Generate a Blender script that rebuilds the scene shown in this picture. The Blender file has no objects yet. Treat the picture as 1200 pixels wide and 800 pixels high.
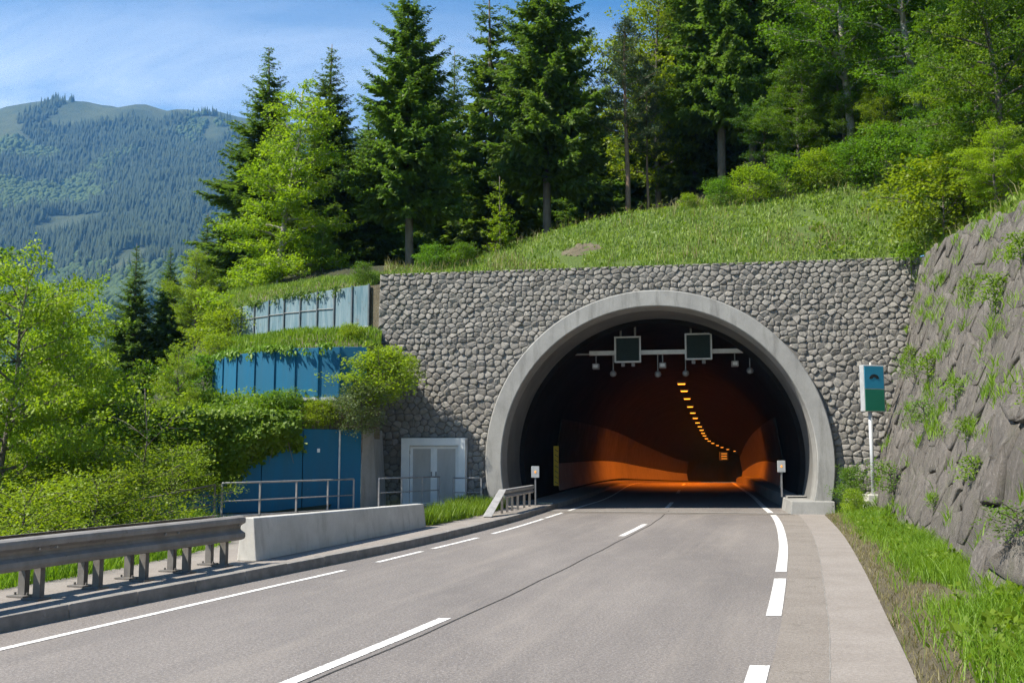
import bpy, math, random
import numpy as np
from mathutils import Vector, Matrix
from mathutils.bvhtree import BVHTree

R = math.radians
S = bpy.context.scene
COL = S.collection

# ------------------------------------------------------------------ camera
cam = bpy.data.cameras.new('camera'); cam.sensor_width = 36; cam.lens = 34.5
cam.clip_start = 0.1; cam.clip_end = 20000
cam_o = bpy.data.objects.new('camera', cam); COL.objects.link(cam_o)
cam_o.location = (0, 0, 1.8); cam_o.rotation_euler = (R(90 + 6.45), 0, 0)
S.camera = cam_o

# ------------------------------------------------------------------ sky and sun
SUN_EL, SUN_AZ = 52.0, -160.0            # azimuth of the direction towards the sun, degrees from +X
sun_vec = Vector((math.cos(R(SUN_AZ)) * math.cos(R(SUN_EL)), math.sin(R(SUN_AZ)) * math.cos(R(SUN_EL)), math.sin(R(SUN_EL))))
W = bpy.data.worlds.new('World'); S.world = W; W.use_nodes = True
wn, wl = W.node_tree.nodes, W.node_tree.links
wn.clear()
w_out = wn.new('ShaderNodeOutputWorld'); w_bg = wn.new('ShaderNodeBackground'); w_sky = wn.new('ShaderNodeTexSky')
w_sky.sky_type = 'NISHITA'; w_sky.sun_disc = False
w_sky.sun_elevation = R(SUN_EL); w_sky.sun_rotation = math.atan2(sun_vec.x, sun_vec.y)
w_sky.air_density = 1.15; w_sky.dust_density = 0.0; w_sky.ozone_density = 1.5; w_sky.altitude = 700
w_bg.inputs['Strength'].default_value = 0.078
w_co = wn.new('ShaderNodeTexCoord'); w_sep = wn.new('ShaderNodeSeparateXYZ')
wl.new(w_co.outputs['Generated'], w_sep.inputs[0])
w_zz = wn.new('ShaderNodeMath'); w_zz.operation = 'ADD'; w_zz.inputs[1].default_value = 0.12; wl.new(w_sep.outputs[2], w_zz.inputs[0])
w_zm = wn.new('ShaderNodeMath'); w_zm.operation = 'MAXIMUM'; w_zm.inputs[1].default_value = 0.05; wl.new(w_zz.outputs[0], w_zm.inputs[0])
w_dx = wn.new('ShaderNodeMath'); w_dx.operation = 'DIVIDE'; wl.new(w_sep.outputs[0], w_dx.inputs[0]); wl.new(w_zm.outputs[0], w_dx.inputs[1])
w_dy = wn.new('ShaderNodeMath'); w_dy.operation = 'DIVIDE'; wl.new(w_sep.outputs[1], w_dy.inputs[0]); wl.new(w_zm.outputs[0], w_dy.inputs[1])
w_cmb = wn.new('ShaderNodeCombineXYZ'); wl.new(w_dx.outputs[0], w_cmb.inputs[0]); wl.new(w_dy.outputs[0], w_cmb.inputs[1])
w_map = wn.new('ShaderNodeMapping'); w_map.inputs['Rotation'].default_value = (0, 0, R(-52)); w_map.inputs['Scale'].default_value = (0.30, 1.0, 1)
w_map.inputs['Location'].default_value = (5.3, 4.2, 0)
wl.new(w_cmb.outputs[0], w_map.inputs[0])
w_n1 = wn.new('ShaderNodeTexNoise'); w_n1.inputs['Scale'].default_value = 0.55; w_n1.inputs['Detail'].default_value = 2; wl.new(w_map.outputs[0], w_n1.inputs['Vector'])
w_n2 = wn.new('ShaderNodeTexNoise'); w_n2.inputs['Scale'].default_value = 1.9; w_n2.inputs['Detail'].default_value = 9; w_n2.inputs['Roughness'].default_value = 0.6
w_n2.inputs['Distortion'].default_value = 0.6; wl.new(w_map.outputs[0], w_n2.inputs['Vector'])
w_r1 = wn.new('ShaderNodeMapRange'); w_r1.inputs[1].default_value = 0.46; w_r1.inputs[2].default_value = 0.66; wl.new(w_n1.outputs[0], w_r1.inputs[0])
w_r2 = wn.new('ShaderNodeMapRange'); w_r2.inputs[1].default_value = 0.42; w_r2.inputs[2].default_value = 0.68; wl.new(w_n2.outputs[0], w_r2.inputs[0])
w_mm = wn.new('ShaderNodeMath'); w_mm.operation = 'MULTIPLY'; wl.new(w_r1.outputs[0], w_mm.inputs[0]); wl.new(w_r2.outputs[0], w_mm.inputs[1])
w_m2 = wn.new('ShaderNodeMath'); w_m2.operation = 'MULTIPLY'; w_m2.inputs[1].default_value = 0.7; wl.new(w_mm.outputs[0], w_m2.inputs[0])
w_mix = wn.new('ShaderNodeMix'); w_mix.data_type = 'RGBA'
w_mix.inputs['B'].default_value = (10.0, 10.4, 11.0, 1)
wl.new(w_m2.outputs[0], w_mix.inputs['Factor']); w_hs = wn.new('ShaderNodeHueSaturation'); w_hs.inputs['Saturation'].default_value = 1.32; wl.new(w_sky.outputs[0], w_hs.inputs['Color']); wl.new(w_hs.outputs[0], w_mix.inputs['A'])
wl.new(w_mix.outputs['Result'], w_bg.inputs['Color']); wl.new(w_bg.outputs[0], w_out.inputs[0])

sun = bpy.data.lights.new('sun', 'SUN'); sun.energy = 5.0; sun.angle = R(0.53); sun.color = (1.0, 0.94, 0.82)
sun_o = bpy.data.objects.new('sun', sun); COL.objects.link(sun_o)
sun_o.rotation_euler = sun_vec.to_track_quat('Z', 'Y').to_euler()
S.view_settings.view_transform = 'Standard'; S.view_settings.look = 'None'
S.view_settings.exposure = 1.10; S.view_settings.gamma = 1.0
S.render.engine = 'CYCLES'
S.cycles.use_denoising = True; S.cycles.denoiser = 'OPENIMAGEDENOISE'; S.cycles.denoising_prefilter = 'NONE'
S.cycles.max_bounces = 5; S.cycles.diffuse_bounces = 3; S.cycles.glossy_bounces = 2; S.cycles.use_adaptive_sampling = True; S.cycles.adaptive_threshold = 0.02; S.cycles.transparent_max_bounces = 4; S.cycles.volume_bounces = 0
S.cycles.sample_clamp_indirect = 4.0

# ------------------------------------------------------------------ helpers
rnd = random.Random(7)
MATS = {}

class NT:
    """small helper round a material's node tree"""
    def __init__(s, name):
        s.m = bpy.data.materials.new(name); s.m.use_nodes = True
        s.n, s.l = s.m.node_tree.nodes, s.m.node_tree.links
        s.bsdf = s.n['Principled BSDF']; s.out = s.n['Material Output']
        s.co = s.n.new('ShaderNodeTexCoord'); s.geo = s.n.new('ShaderNodeNewGeometry')
    def pos(s): return s.geo.outputs['Position']
    def noise(s, scale, detail=4, rough=0.55, vec=None, stretch=None, dist=0.0, rot=0.0):
        t = s.n.new('ShaderNodeTexNoise'); t.inputs['Scale'].default_value = scale
        t.inputs['Detail'].default_value = detail; t.inputs['Roughness'].default_value = rough; t.inputs['Distortion'].default_value = dist
        v = vec or s.pos()
        if stretch:
            mp = s.n.new('ShaderNodeMapping'); mp.inputs['Scale'].default_value = stretch
            if rot: mp.vector_type = 'TEXTURE'; mp.inputs['Scale'].default_value = tuple(1 / q for q in stretch); mp.inputs['Rotation'].default_value = (0, 0, -rot)
            s.l.new(v, mp.inputs[0]); v = mp.outputs[0]
        s.l.new(v, t.inputs['Vector']); return t.outputs[0]
    def rng(s, v, a, b, c=0.0, d=1.0):
        t = s.n.new('ShaderNodeMapRange')
        for i, q in enumerate((a, b, c, d)): t.inputs[i + 1].default_value = q
        s.l.new(v, t.inputs[0]); return t.outputs[0]
    def mix(s, f, a, b, mode='MIX'):
        t = s.n.new('ShaderNodeMix'); t.data_type = 'RGBA'; t.blend_type = mode
        for key, q in (('Factor', f), ('A', a), ('B', b)):
            if isinstance(q, bpy.types.NodeSocket): s.l.new(q, t.inputs[key])
            elif key == 'Factor': t.inputs[0].default_value = q
            else: t.inputs[key].default_value = (*q, 1)
        return t.outputs['Result']
    def math(s, op, a, b):
        t = s.n.new('ShaderNodeMath'); t.operation = op
        for i, q in enumerate((a, b)):
            if isinstance(q, bpy.types.NodeSocket): s.l.new(q, t.inputs[i])
            else: t.inputs[i].default_value = q
        return t.outputs[0]
    def bump(s, h, strength=0.4, dist=0.05, chain=None):
        t = s.n.new('ShaderNodeBump'); t.inputs['Strength'].default_value = strength; t.inputs['Distance'].default_value = dist
        s.l.new(h, t.inputs['Height'])
        if chain: s.l.new(chain, t.inputs['Normal'])
        return t.outputs[0]
    def done(s, color=None, rough=0.8, normal=None, metal=0.0, spec=0.4):
        b = s.bsdf
        if color is not None:
            if isinstance(color, bpy.types.NodeSocket): s.l.new(color, b.inputs['Base Color'])
            else: b.inputs['Base Color'].default_value = (*color, 1)
        if isinstance(rough, bpy.types.NodeSocket): s.l.new(rough, b.inputs['Roughness'])
        else: b.inputs['Roughness'].default_value = rough
        b.inputs['Metallic'].default_value = metal; b.inputs['Specular IOR Level'].default_value = spec
        if normal is not None: s.l.new(normal, b.inputs['Normal'])
        MATS[s.m.name] = s.m; return s.m
    def rand(s):
        oi = s.n.new('ShaderNodeObjectInfo')
        a = s.math('ADD', oi.outputs['Random'], s.geo.outputs['Random Per Island'])
        return s.math('FRACT', s.math('MULTIPLY', a, 1.618), 0.0)

def simple(name, c1, c2, scale=3, rough=0.8, bs=0.0, bscale=40, metal=0.0, stretch=None, dist=0.01, spec=0.4):
    t = NT(name)
    f = t.rng(t.noise(scale, 6, 0.6, stretch=stretch), 0.3, 0.7)
    nrm = t.bump(t.noise(bscale, 5, 0.65), bs, dist) if bs else None
    return t.done(t.mix(f, c1, c2), rough, nrm, metal, spec)

# --- asphalt
t = NT('asphalt')
f1 = t.rng(t.noise(0.35, 4, 0.6, stretch=(1.0, 0.25, 1)), 0.35, 0.7)
f2 = t.rng(t.noise(30, 3, 0.9), 0.40, 0.60)
f3 = t.rng(t.noise(46, 2, 0.9), 0.58, 0.66)
f5 = t.rng(t.noise(0.9, 5, 0.7, stretch=(1.0, 0.07, 1), rot=R(17)), 0.46, 0.70)
f6 = t.rng(t.noise(1.3, 5, 0.7, stretch=(1.0, 0.06, 1), rot=R(17)), 0.52, 0.72)
f4 = t.rng(t.noise(1.6, 5, 0.7), 0.5, 0.75)
c = t.mix(f1, (0.185, 0.163, 0.150), (0.258, 0.228, 0.206))
c = t.mix(t.math('MULTIPLY', f4, 0.6), c, (0.27, 0.24, 0.215))
c = t.mix(f2, t.mix(0.55, c, (0.05, 0.046, 0.046)), c)
c = t.mix(t.math('MULTIPLY', f3, 0.55), c, (0.46, 0.44, 0.43))
c = t.mix(t.math('MULTIPLY', f5, 0.34), c, (0.09, 0.083, 0.082)); c = t.mix(t.math('MULTIPLY', f6, 0.32), c, (0.30, 0.262, 0.225))
t.done(c, t.rng(f1, 0, 1, 0.62, 0.8), t.bump(t.noise(120, 3, 0.7), 0.55, 0.008), spec=0.45)
t = NT('asphalt_old')
f1 = t.rng(t.noise(0.8, 5, 0.65), 0.3, 0.7); f2 = t.rng(t.noise(30, 3, 0.9), 0.40, 0.6); f3 = t.rng(t.noise(2.6, 6, 0.75), 0.55, 0.7)
c = t.mix(f1, (0.205, 0.178, 0.155), (0.265, 0.235, 0.208))
c = t.mix(f3, c, (0.155, 0.135, 0.115))
c = t.mix(f2, t.mix(0.4, c, (0.07, 0.06, 0.05)), c)
t.done(c, 0.85, t.bump(t.noise(110, 3, 0.7), 0.6, 0.01))
t = NT('walkway')
f1 = t.rng(t.noise(1.1, 6, 0.7), 0.3, 0.7); f2 = t.rng(t.noise(30, 3, 0.9), 0.40, 0.6)
c = t.mix(f1, (0.235, 0.207, 0.184), (0.305, 0.275, 0.25)); c = t.mix(f2, t.mix(0.4, c, (0.12, 0.10, 0.09)), c)
t.done(c, 0.88, t.bump(t.noise(90, 3, 0.7), 0.6, 0.01))
t = NT('road_paint')
f = t.rng(t.noise(16, 6, 0.9), 0.40, 0.53); f2 = t.rng(t.noise(4, 4, 0.6), 0.3, 0.7)
t.done(t.mix(f, (0.30, 0.28, 0.27), t.mix(f2, (0.70, 0.69, 0.66), (0.84, 0.83, 0.81))), 0.6, t.bump(t.noise(120, 2), 0.3, 0.005))
simple('tar', (0.02, 0.019, 0.018), (0.05, 0.045, 0.04), 6, 0.6)
t = NT('concrete')
f1 = t.rng(t.noise(1.3, 6, 0.65), 0.3, 0.72); f2 = t.rng(t.noise(3.0, 5, 0.7, stretch=(1, 1, 0.12)), 0.5, 0.72); f3 = t.rng(t.noise(30, 4, 0.7), 0.35, 0.7)
c = t.mix(f1, (0.20, 0.196, 0.186), (0.29, 0.285, 0.27)); c = t.mix(t.math('MULTIPLY', f2, 0.75), c, (0.11, 0.105, 0.096)); c = t.mix(t.math('MULTIPLY', f3, 0.2), c, (0.42, 0.41, 0.39))
t.done(c, 0.85, t.bump(t.noise(45, 5, 0.7), 0.3, 0.008))
t = NT('pale_concrete')
f1 = t.rng(t.noise(1.8, 6, 0.65), 0.3, 0.72); f2 = t.rng(t.noise(5.0, 5, 0.7, stretch=(1, 1, 0.2)), 0.52, 0.74)
c = t.mix(f1, (0.43, 0.41, 0.37), (0.58, 0.56, 0.52)); c = t.mix(t.math('MULTIPLY', f2, 0.5), c, (0.22, 0.20, 0.17))
t.done(c, 0.85, t.bump(t.noise(45, 5, 0.7), 0.35, 0.008))
simple('kerb_stone', (0.16, 0.15, 0.138), (0.27, 0.25, 0.23), 5, 0.9, 0.6, 70)
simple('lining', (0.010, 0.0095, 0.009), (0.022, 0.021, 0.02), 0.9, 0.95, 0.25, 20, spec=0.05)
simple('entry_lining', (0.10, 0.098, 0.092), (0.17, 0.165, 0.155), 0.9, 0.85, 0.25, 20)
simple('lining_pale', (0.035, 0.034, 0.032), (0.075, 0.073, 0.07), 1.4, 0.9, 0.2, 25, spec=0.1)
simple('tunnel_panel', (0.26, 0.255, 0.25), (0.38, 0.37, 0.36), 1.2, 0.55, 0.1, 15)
# --- stone
def stone_mat(name, a, b, dark, lite, moss=0.0, bs=0.8, scale=1.0):
    t = NT(name)
    rd = t.rand()
    f1 = t.rng(t.noise(7 * scale, 6, 0.7), 0.3, 0.7); f2 = t.rng(t.noise(2.2 * scale, 6, 0.75), 0.52, 0.68); f3 = t.rng(t.noise(26 * scale, 5, 0.8), 0.56, 0.72)
    c = t.mix(rd, a, b); c = t.mix(t.math('MULTIPLY', f1, 0.5), c, dark); c = t.mix(t.math('MULTIPLY', f3, 0.5), c, lite)
    if moss: c = t.mix(t.math('MULTIPLY', f2, moss), c, (0.075, 0.085, 0.035))
    n1 = t.bump(t.noise(9 * scale, 7, 0.75, dist=0.3), bs, 0.12 / scale)
    t.done(c, 0.9, t.bump(t.noise(48 * scale, 4, 0.7), 0.5, 0.012, n1))
stone_mat('wall_stone', (0.20, 0.184, 0.164), (0.31, 0.29, 0.262), (0.12, 0.11, 0.10), (0.42, 0.40, 0.37), 0.3, 0.45, 1.6)
t = NT('rock'); rd = t.rand()
f1 = t.rng(t.noise(4.0, 6, 0.72), 0.32, 0.68); f2 = t.rng(t.noise(1.5, 6, 0.75), 0.52, 0.66)
f3 = t.rng(t.noise(9.0, 6, 0.8, stretch=(1.6, 1.0, 0.22), dist=0.4), 0.54, 0.70); f4 = t.rng(t.noise(7.0, 6, 0.8, stretch=(1.2, 0.8, 0.3)), 0.34, 0.46)
c = t.mix(rd, (0.125, 0.110, 0.096), (0.185, 0.165, 0.146)); c = t.mix(t.math('MULTIPLY', f1, 0.45), c, (0.09, 0.08, 0.07))
c = t.mix(t.math('MULTIPLY', f3, 0.75), c, (0.33, 0.30, 0.27)); c = t.mix(f4, t.mix(0.7, c, (0.03, 0.027, 0.025)), c); c = t.mix(t.math('MULTIPLY', f2, 0.28), c, (0.085, 0.095, 0.04))
n1 = t.bump(t.noise(5.0, 8, 0.75, stretch=(1.4, 1.0, 0.35), dist=0.5), 0.75, 0.13)
t.done(c, 0.9, t.bump(t.noise(34, 5, 0.75), 0.6, 0.02, n1))
simple('mortar', (0.11, 0.103, 0.094), (0.18, 0.17, 0.155), 8, 0.95, 0.8, 40)
simple('rock_joint', (0.03, 0.028, 0.026), (0.075, 0.068, 0.06), 4, 0.95, 0.9, 20)
# --- metal and paint
simple('galvanised', (0.24, 0.235, 0.23), (0.38, 0.37, 0.36), 9, 0.55, 0.1, 50, metal=0.25)
t = NT('weathered_rail')
f1 = t.rng(t.noise(3, 6, 0.7, stretch=(1, 1, 0.4)), 0.35, 0.7); f2 = t.rng(t.noise(9, 5, 0.75), 0.63, 0.70)
c = t.mix(f1, (0.20, 0.182, 0.165), (0.31, 0.29, 0.27)); c = t.mix(t.math('MULTIPLY', f2, 0.7), c, (0.09, 0.045, 0.022))
t.done(c, 0.6, t.bump(t.noise(30, 4), 0.15, 0.006), 0.12)
simple('steel_post', (0.12, 0.11, 0.102), (0.20, 0.185, 0.172), 6, 0.6, 0.15, 40, metal=0.3)
simple('white_enamel', (0.68, 0.70, 0.70), (0.80, 0.80, 0.79), 3, 0.5, 0.05)
simple('grey_door', (0.36, 0.345, 0.325), (0.47, 0.455, 0.435), 2.5, 0.6, 0.08, 30, stretch=(1, 1, 0.3))
t = NT('blue_panel')
f1 = t.rng(t.noise(1.2, 5, 0.6, stretch=(2.5, 2.5, 0.3)), 0.3, 0.72); f2 = t.rng(t.noise(14, 5, 0.75), 0.62, 0.72)
c = t.mix(t.rand(), (0.011, 0.11, 0.215), (0.017, 0.135, 0.25)); c = t.mix(t.math('MULTIPLY', f1, 0.55), c, (0.035, 0.10, 0.15)); c = t.mix(t.math('MULTIPLY', f2, 0.35), c, (0.13, 0.22, 0.28))
t.done(c, 0.7, t.bump(t.noise(4, 3), 0.06, 0.02), spec=0.15)
t = NT('faded_panel')
f1 = t.rng(t.noise(2.2, 6, 0.65, stretch=(3.2, 3.2, 0.35)), 0.36, 0.66); f2 = t.rng(t.noise(3.4, 6, 0.75, stretch=(1.6, 1.6, 0.8)), 0.60, 0.66)
c = t.mix(t.rand(), (0.06, 0.135, 0.17), (0.105, 0.18, 0.215)); c = t.mix(t.math('MULTIPLY', f1, 0.75), c, (0.24, 0.30, 0.325)); c = t.mix(t.math('MULTIPLY', f2, 0.6), c, (0.12, 0.085, 0.055))
t.done(c, 0.6, t.bump(t.noise(5, 3), 0.08, 0.02))
simple('dark_frame', (0.06, 0.075, 0.085), (0.12, 0.14, 0.15), 5, 0.6)
simple('light_metal', (0.40, 0.41, 0.41), (0.52, 0.53, 0.53), 6, 0.45, 0.05, metal=0.3)
simple('equipment', (0.16, 0.16, 0.16), (0.24, 0.24, 0.24), 6, 0.5, metal=0.2)
simple('screen', (0.012, 0.022, 0.02), (0.022, 0.034, 0.031), 30, 0.5, spec=0.1)
simple('lens', (0.45, 0.45, 0.45), (0.6, 0.6, 0.6), 30, 0.25)
simple('sign_blue', (0.018, 0.23, 0.36), (0.024, 0.26, 0.40), 4, 0.4)
simple('sign_green', (0.006, 0.155, 0.088), (0.009, 0.18, 0.105), 4, 0.4)
simple('sign_black', (0.012, 0.02, 0.024), (0.02, 0.03, 0.034), 4, 0.5)
simple('marker_yellow', (0.62, 0.44, 0.02), (0.72, 0.52, 0.03), 5, 0.5)
# --- earth and plants
t = NT('soil')
f1 = t.rng(t.noise(1.4, 6, 0.7), 0.3, 0.7); f2 = t.rng(t.noise(22, 5, 0.8), 0.35, 0.68)
c = t.mix(f1, (0.115, 0.095, 0.06), (0.19, 0.16, 0.105)); c = t.mix(f2, t.mix(0.5, c, (0.03, 0.025, 0.015)), c)
t.done(c, 0.95, t.bump(t.noise(25, 6, 0.8), 0.9, 0.04))
t = NT('turf')
f1 = t.rng(t.noise(0.7, 6, 0.7), 0.3, 0.7); f2 = t.rng(t.noise(16, 5, 0.8), 0.35, 0.65); f3 = t.rng(t.noise(0.45, 5, 0.7), 0.60, 0.70)
c = t.mix(f1, (0.085, 0.145, 0.02), (0.13, 0.18, 0.035)); c = t.mix(f2, t.mix(0.45, c, (0.02, 0.03, 0.008)), c); c = t.mix(t.math('MULTIPLY', f3, 0.5), c, (0.13, 0.11, 0.065))
t.done(c, 0.95, t.bump(t.noise(14, 6, 0.8), 1.0, 0.08))
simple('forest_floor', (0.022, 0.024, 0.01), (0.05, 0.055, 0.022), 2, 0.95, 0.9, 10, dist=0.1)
t = NT('mountain')
f1 = t.rng(t.noise(0.006, 8, 0.7), 0.4, 0.62); f2 = t.rng(t.noise(0.03, 6, 0.7), 0.35, 0.65)
c = t.mix(f1, (0.03, 0.05, 0.016), (0.085, 0.10, 0.04)); c = t.mix(f2, t.mix(0.5, c, (0.03, 0.045, 0.015)), c)
t.done(c, 0.95, t.bump(t.noise(0.05, 6, 0.8), 1.0, 8.0))

def leaf_mat(name, a, b, trans, tcol, rough=0.5, scale=0.9):
    t = NT(name)
    oi = t.n.new('ShaderNodeObjectInfo')
    f = t.rng(t.noise(scale, 3, 0.6), 0.35, 0.65)
    f = t.math('ADD', t.math('MULTIPLY', f, 0.55), t.math('MULTIPLY', t.geo.outputs['Random Per Island'], 0.45))
    c = t.mix(f, a, b)
    hs = t.n.new('ShaderNodeHueSaturation')
    t.l.new(t.rng(oi.outputs['Random'], 0, 1, 0.493, 0.51), hs.inputs['Hue']); t.l.new(t.rng(oi.outputs['Random'], 0, 1, 0.85, 1.15), hs.inputs['Value'])
    t.l.new(c, hs.inputs['Color']); c = hs.outputs[0]
    t.done(c, rough, None, 0, 0.3)
    tr = t.n.new('ShaderNodeBsdfTranslucent'); t.l.new(t.mix(1.0, c, tcol, 'MULTIPLY'), tr.inputs['Color'])
    ms = t.n.new('ShaderNodeMixShader'); ms.inputs[0].default_value = trans
    t.l.new(t.bsdf.outputs[0], ms.inputs[1]); t.l.new(tr.outputs[0], ms.inputs[2]); t.l.new(ms.outputs[0], t.out.inputs['Surface'])
    return t.m
leaf_mat('spruce_needles', (0.065, 0.115, 0.02), (0.155, 0.22, 0.036), 0.42, (1.3, 1.5, 0.7))
leaf_mat('pine_needles', (0.045, 0.075, 0.035), (0.085, 0.115, 0.05), 0.25, (1.2, 1.4, 0.8))
leaf_mat('bright_leaves', (0.135, 0.215, 0.012), (0.25, 0.33, 0.022), 0.45, (1.6, 1.6, 0.55))
leaf_mat('green_leaves', (0.07, 0.14, 0.014), (0.14, 0.225, 0.022), 0.42, (1.5, 1.7, 0.55))
leaf_mat('dark_leaves', (0.045, 0.10, 0.014), (0.09, 0.155, 0.022), 0.35, (1.4, 1.6, 0.6))
leaf_mat('silver_leaves', (0.10, 0.145, 0.055), (0.17, 0.215, 0.09), 0.35, (1.4, 1.5, 0.7))
leaf_mat('grass_blades', (0.125, 0.215, 0.024), (0.235, 0.315, 0.05), 0.35, (1.5, 1.5, 0.6), scale=0.6)
leaf_mat('lush_grass', (0.11, 0.20, 0.012), (0.19, 0.285, 0.022), 0.40, (1.5, 1.6, 0.5), scale=1.2)
leaf_mat('dry_grass', (0.17, 0.155, 0.06), (0.26, 0.225, 0.10), 0.3, (1.3, 1.2, 0.8), scale=1.2)
leaf_mat('far_conifer', (0.018, 0.032, 0.014), (0.035, 0.055, 0.02), 0.0, (1, 1, 1), 0.9, 0.01)
leaf_mat('far_broadleaf', (0.035, 0.06, 0.014), (0.07, 0.105, 0.024), 0.0, (1, 1, 1), 0.9, 0.01)
simple('bark', (0.085, 0.07, 0.058), (0.20, 0.175, 0.15), 6, 0.95, 0.9, 22, stretch=(1, 1, 0.25), dist=0.03)
simple('pale_bark', (0.20, 0.185, 0.165), (0.34, 0.32, 0.29), 5, 0.9, 0.5, 22, stretch=(1, 1, 0.4), dist=0.02)
simple('pine_bark', (0.15, 0.095, 0.06), (0.27, 0.18, 0.125), 6, 0.95, 0.9, 20, stretch=(1, 1, 0.3), dist=0.03)

def tag(o, label=None, cat=None, group=None, kind=None):
    if label: o['label'] = label
    if cat: o['category'] = cat
    if group: o['group'] = group
    if kind: o['kind'] = kind
    return o
def link(name, me, m=None, parent=None):
    o = bpy.data.objects.new(name, me); COL.objects.link(o)
    if m is not None and not me.materials: me.materials.append(MATS[m] if isinstance(m, str) else m)
    if parent is not None: o.parent = parent
    return o
def thing(name, label, cat, loc=(0, 0, 0), rz=0.0, group=None):
    o = bpy.data.objects.new(name, None); o.empty_display_size = 0.2; COL.objects.link(o)
    o.location = loc; o.rotation_euler = (0, 0, rz)
    return tag(o, label, cat, group)
def np_mesh(name, V, F, m=None, smooth=False):
    V = np.asarray(V, dtype=np.float32); F = np.asarray(F, dtype=np.int32); k = F.shape[1]
    me = bpy.data.meshes.new(name)
    me.vertices.add(len(V)); me.vertices.foreach_set('co', V.ravel())
    me.loops.add(F.size); me.loops.foreach_set('vertex_index', F.ravel())
    me.polygons.add(len(F)); me.polygons.foreach_set('loop_start', np.arange(0, F.size, k, dtype=np.int32))
    me.update(calc_edges=True); me.validate()
    if smooth: me.polygons.foreach_set('use_smooth', np.ones(len(F), dtype=bool))
    if m: me.materials.append(MATS[m])
    return me
class MB:
    """collects faces, then becomes ONE mesh object"""
    def __init__(s): s.v = []; s.f = []
    def add(s, vs, fs):
        o = len(s.v); s.v += [tuple(q) for q in vs]; s.f += [tuple(i + o for i in q) for q in fs]; return s
    def box(s, c, d, M=None):
        x, y, z = (q / 2 for q in d)
        P = [Vector((a * x, b * y, e * z)) for a in (-1, 1) for b in (-1, 1) for e in (-1, 1)]
        if M is not None: P = [M @ p for p in P]
        P = [p + Vector(c) for p in P]
        return s.add(P, [(0, 1, 3, 2), (4, 6, 7, 5), (0, 4, 5, 1), (2, 3, 7, 6), (0, 2, 6, 4), (1, 5, 7, 3)])
    def hexa(s, P):     # eight corners: bottom loop then top loop
        return s.add(P, [(3, 2, 1, 0), (4, 5, 6, 7), (0, 1, 5, 4), (1, 2, 6, 5), (2, 3, 7, 6), (3, 0, 4, 7)])
    def tube(s, pts, rad, n=8, cap=True):
        pts = [Vector(p) for p in pts]; rings = []
        for i, p in enumerate(pts):
            d = (pts[min(i + 1, len(pts) - 1)] - pts[max(i - 1, 0)]).normalized()
            u = d.cross(Vector((0, 0, 1)) if abs(d.z) < 0.9 else Vector((1, 0, 0))).normalized(); w = d.cross(u)
            r = rad[i] if hasattr(rad, '__len__') else rad
            rings.append([p + (u * math.cos(2 * math.pi * k / n) + w * math.sin(2 * math.pi * k / n)) * r for k in range(n)])
        fs = [(i * n + k, i * n + (k + 1) % n, (i + 1) * n + (k + 1) % n, (i + 1) * n + k) for i in range(len(pts) - 1) for k in range(n)]
        if cap: fs += [tuple(range(n))[::-1], tuple((len(pts) - 1) * n + k for k in range(n))]
        return s.add([q for r_ in rings for q in r_], fs)
    def loft(s, rows, closed=False, caps=False):
        n = len(rows[0]); fs = []
        for i in range(len(rows) - 1):
            for k in range(n if closed else n - 1):
                fs.append((i * n + k, i * n + (k + 1) % n, (i + 1) * n + (k + 1) % n, (i + 1) * n + k))
        if caps: fs += [tuple(range(n))[::-1], tuple((len(rows) - 1) * n + k for k in range(n))]
        return s.add([q for r_ in rows for q in r_], fs)
    def mesh(s, name, m=None, smooth=False):
        me = bpy.data.meshes.new(name); me.from_pydata([tuple(q) for q in s.v], [], s.f); me.update()
        if smooth: me.polygons.foreach_set('use_smooth', [True] * len(me.polygons))
        if m: me.materials.append(MATS[m])
        return me
    def build(s, name, m, parent=None, smooth=False, bevel=0.0):
        o = link(name, s.mesh(name, m, smooth), None, parent)
        if bevel:
            b = o.modifiers.new('bevel', 'BEVEL'); b.width = bevel; b.segments = 2; b.limit_method = 'ANGLE'
        return o
def crv(pts):
    """smooth curve x(y) through (y, x) points, straight beyond the ends"""
    P = sorted(pts); Y = np.array([p[0] for p in P], float); X = np.array([p[1] for p in P], float)
    d = np.diff(X) / np.diff(Y); m = np.empty_like(X); m[1:-1] = (d[1:] + d[:-1]) / 2; m[0] = d[0]; m[-1] = d[-1]
    def f(y):
        y = np.asarray(y, float); i = np.clip(np.searchsorted(Y, y) - 1, 0, len(Y) - 2)
        h = Y[i + 1] - Y[i]; t_ = (y - Y[i]) / h
        r = (2 * t_**3 - 3 * t_**2 + 1) * X[i] + (t_**3 - 2 * t_**2 + t_) * h * m[i] + (-2 * t_**3 + 3 * t_**2) * X[i + 1] + (t_**3 - t_**2) * h * m[i + 1]
        r = np.where(y < Y[0], X[0] + m[0] * (y - Y[0]), r); return np.where(y > Y[-1], X[-1] + m[-1] * (y - Y[-1]), r)
    return f
def vnoise(x, y, seed=0):
    """2-D value noise, 0..1"""
    x = np.asarray(x, float); y = np.asarray(y, float)
    xi, yi = np.floor(x).astype(int), np.floor(y).astype(int); fx, fy = x - xi, y - yi
    fx, fy = fx * fx * (3 - 2 * fx), fy * fy * (3 - 2 * fy)
    def h(a, b):
        n = (a * 374761393 + b * 668265263 + seed * 974711) & 0x7fffffff
        n = ((n ^ (n >> 13)) * 1274126177) & 0x7fffffff
        return ((n ^ (n >> 16)) & 0xffff) / 65535.0
    return (h(xi, yi) * (1 - fx) + h(xi + 1, yi) * fx) * (1 - fy) + (h(xi, yi + 1) * (1 - fx) + h(xi + 1, yi + 1) * fx) * fy
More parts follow.
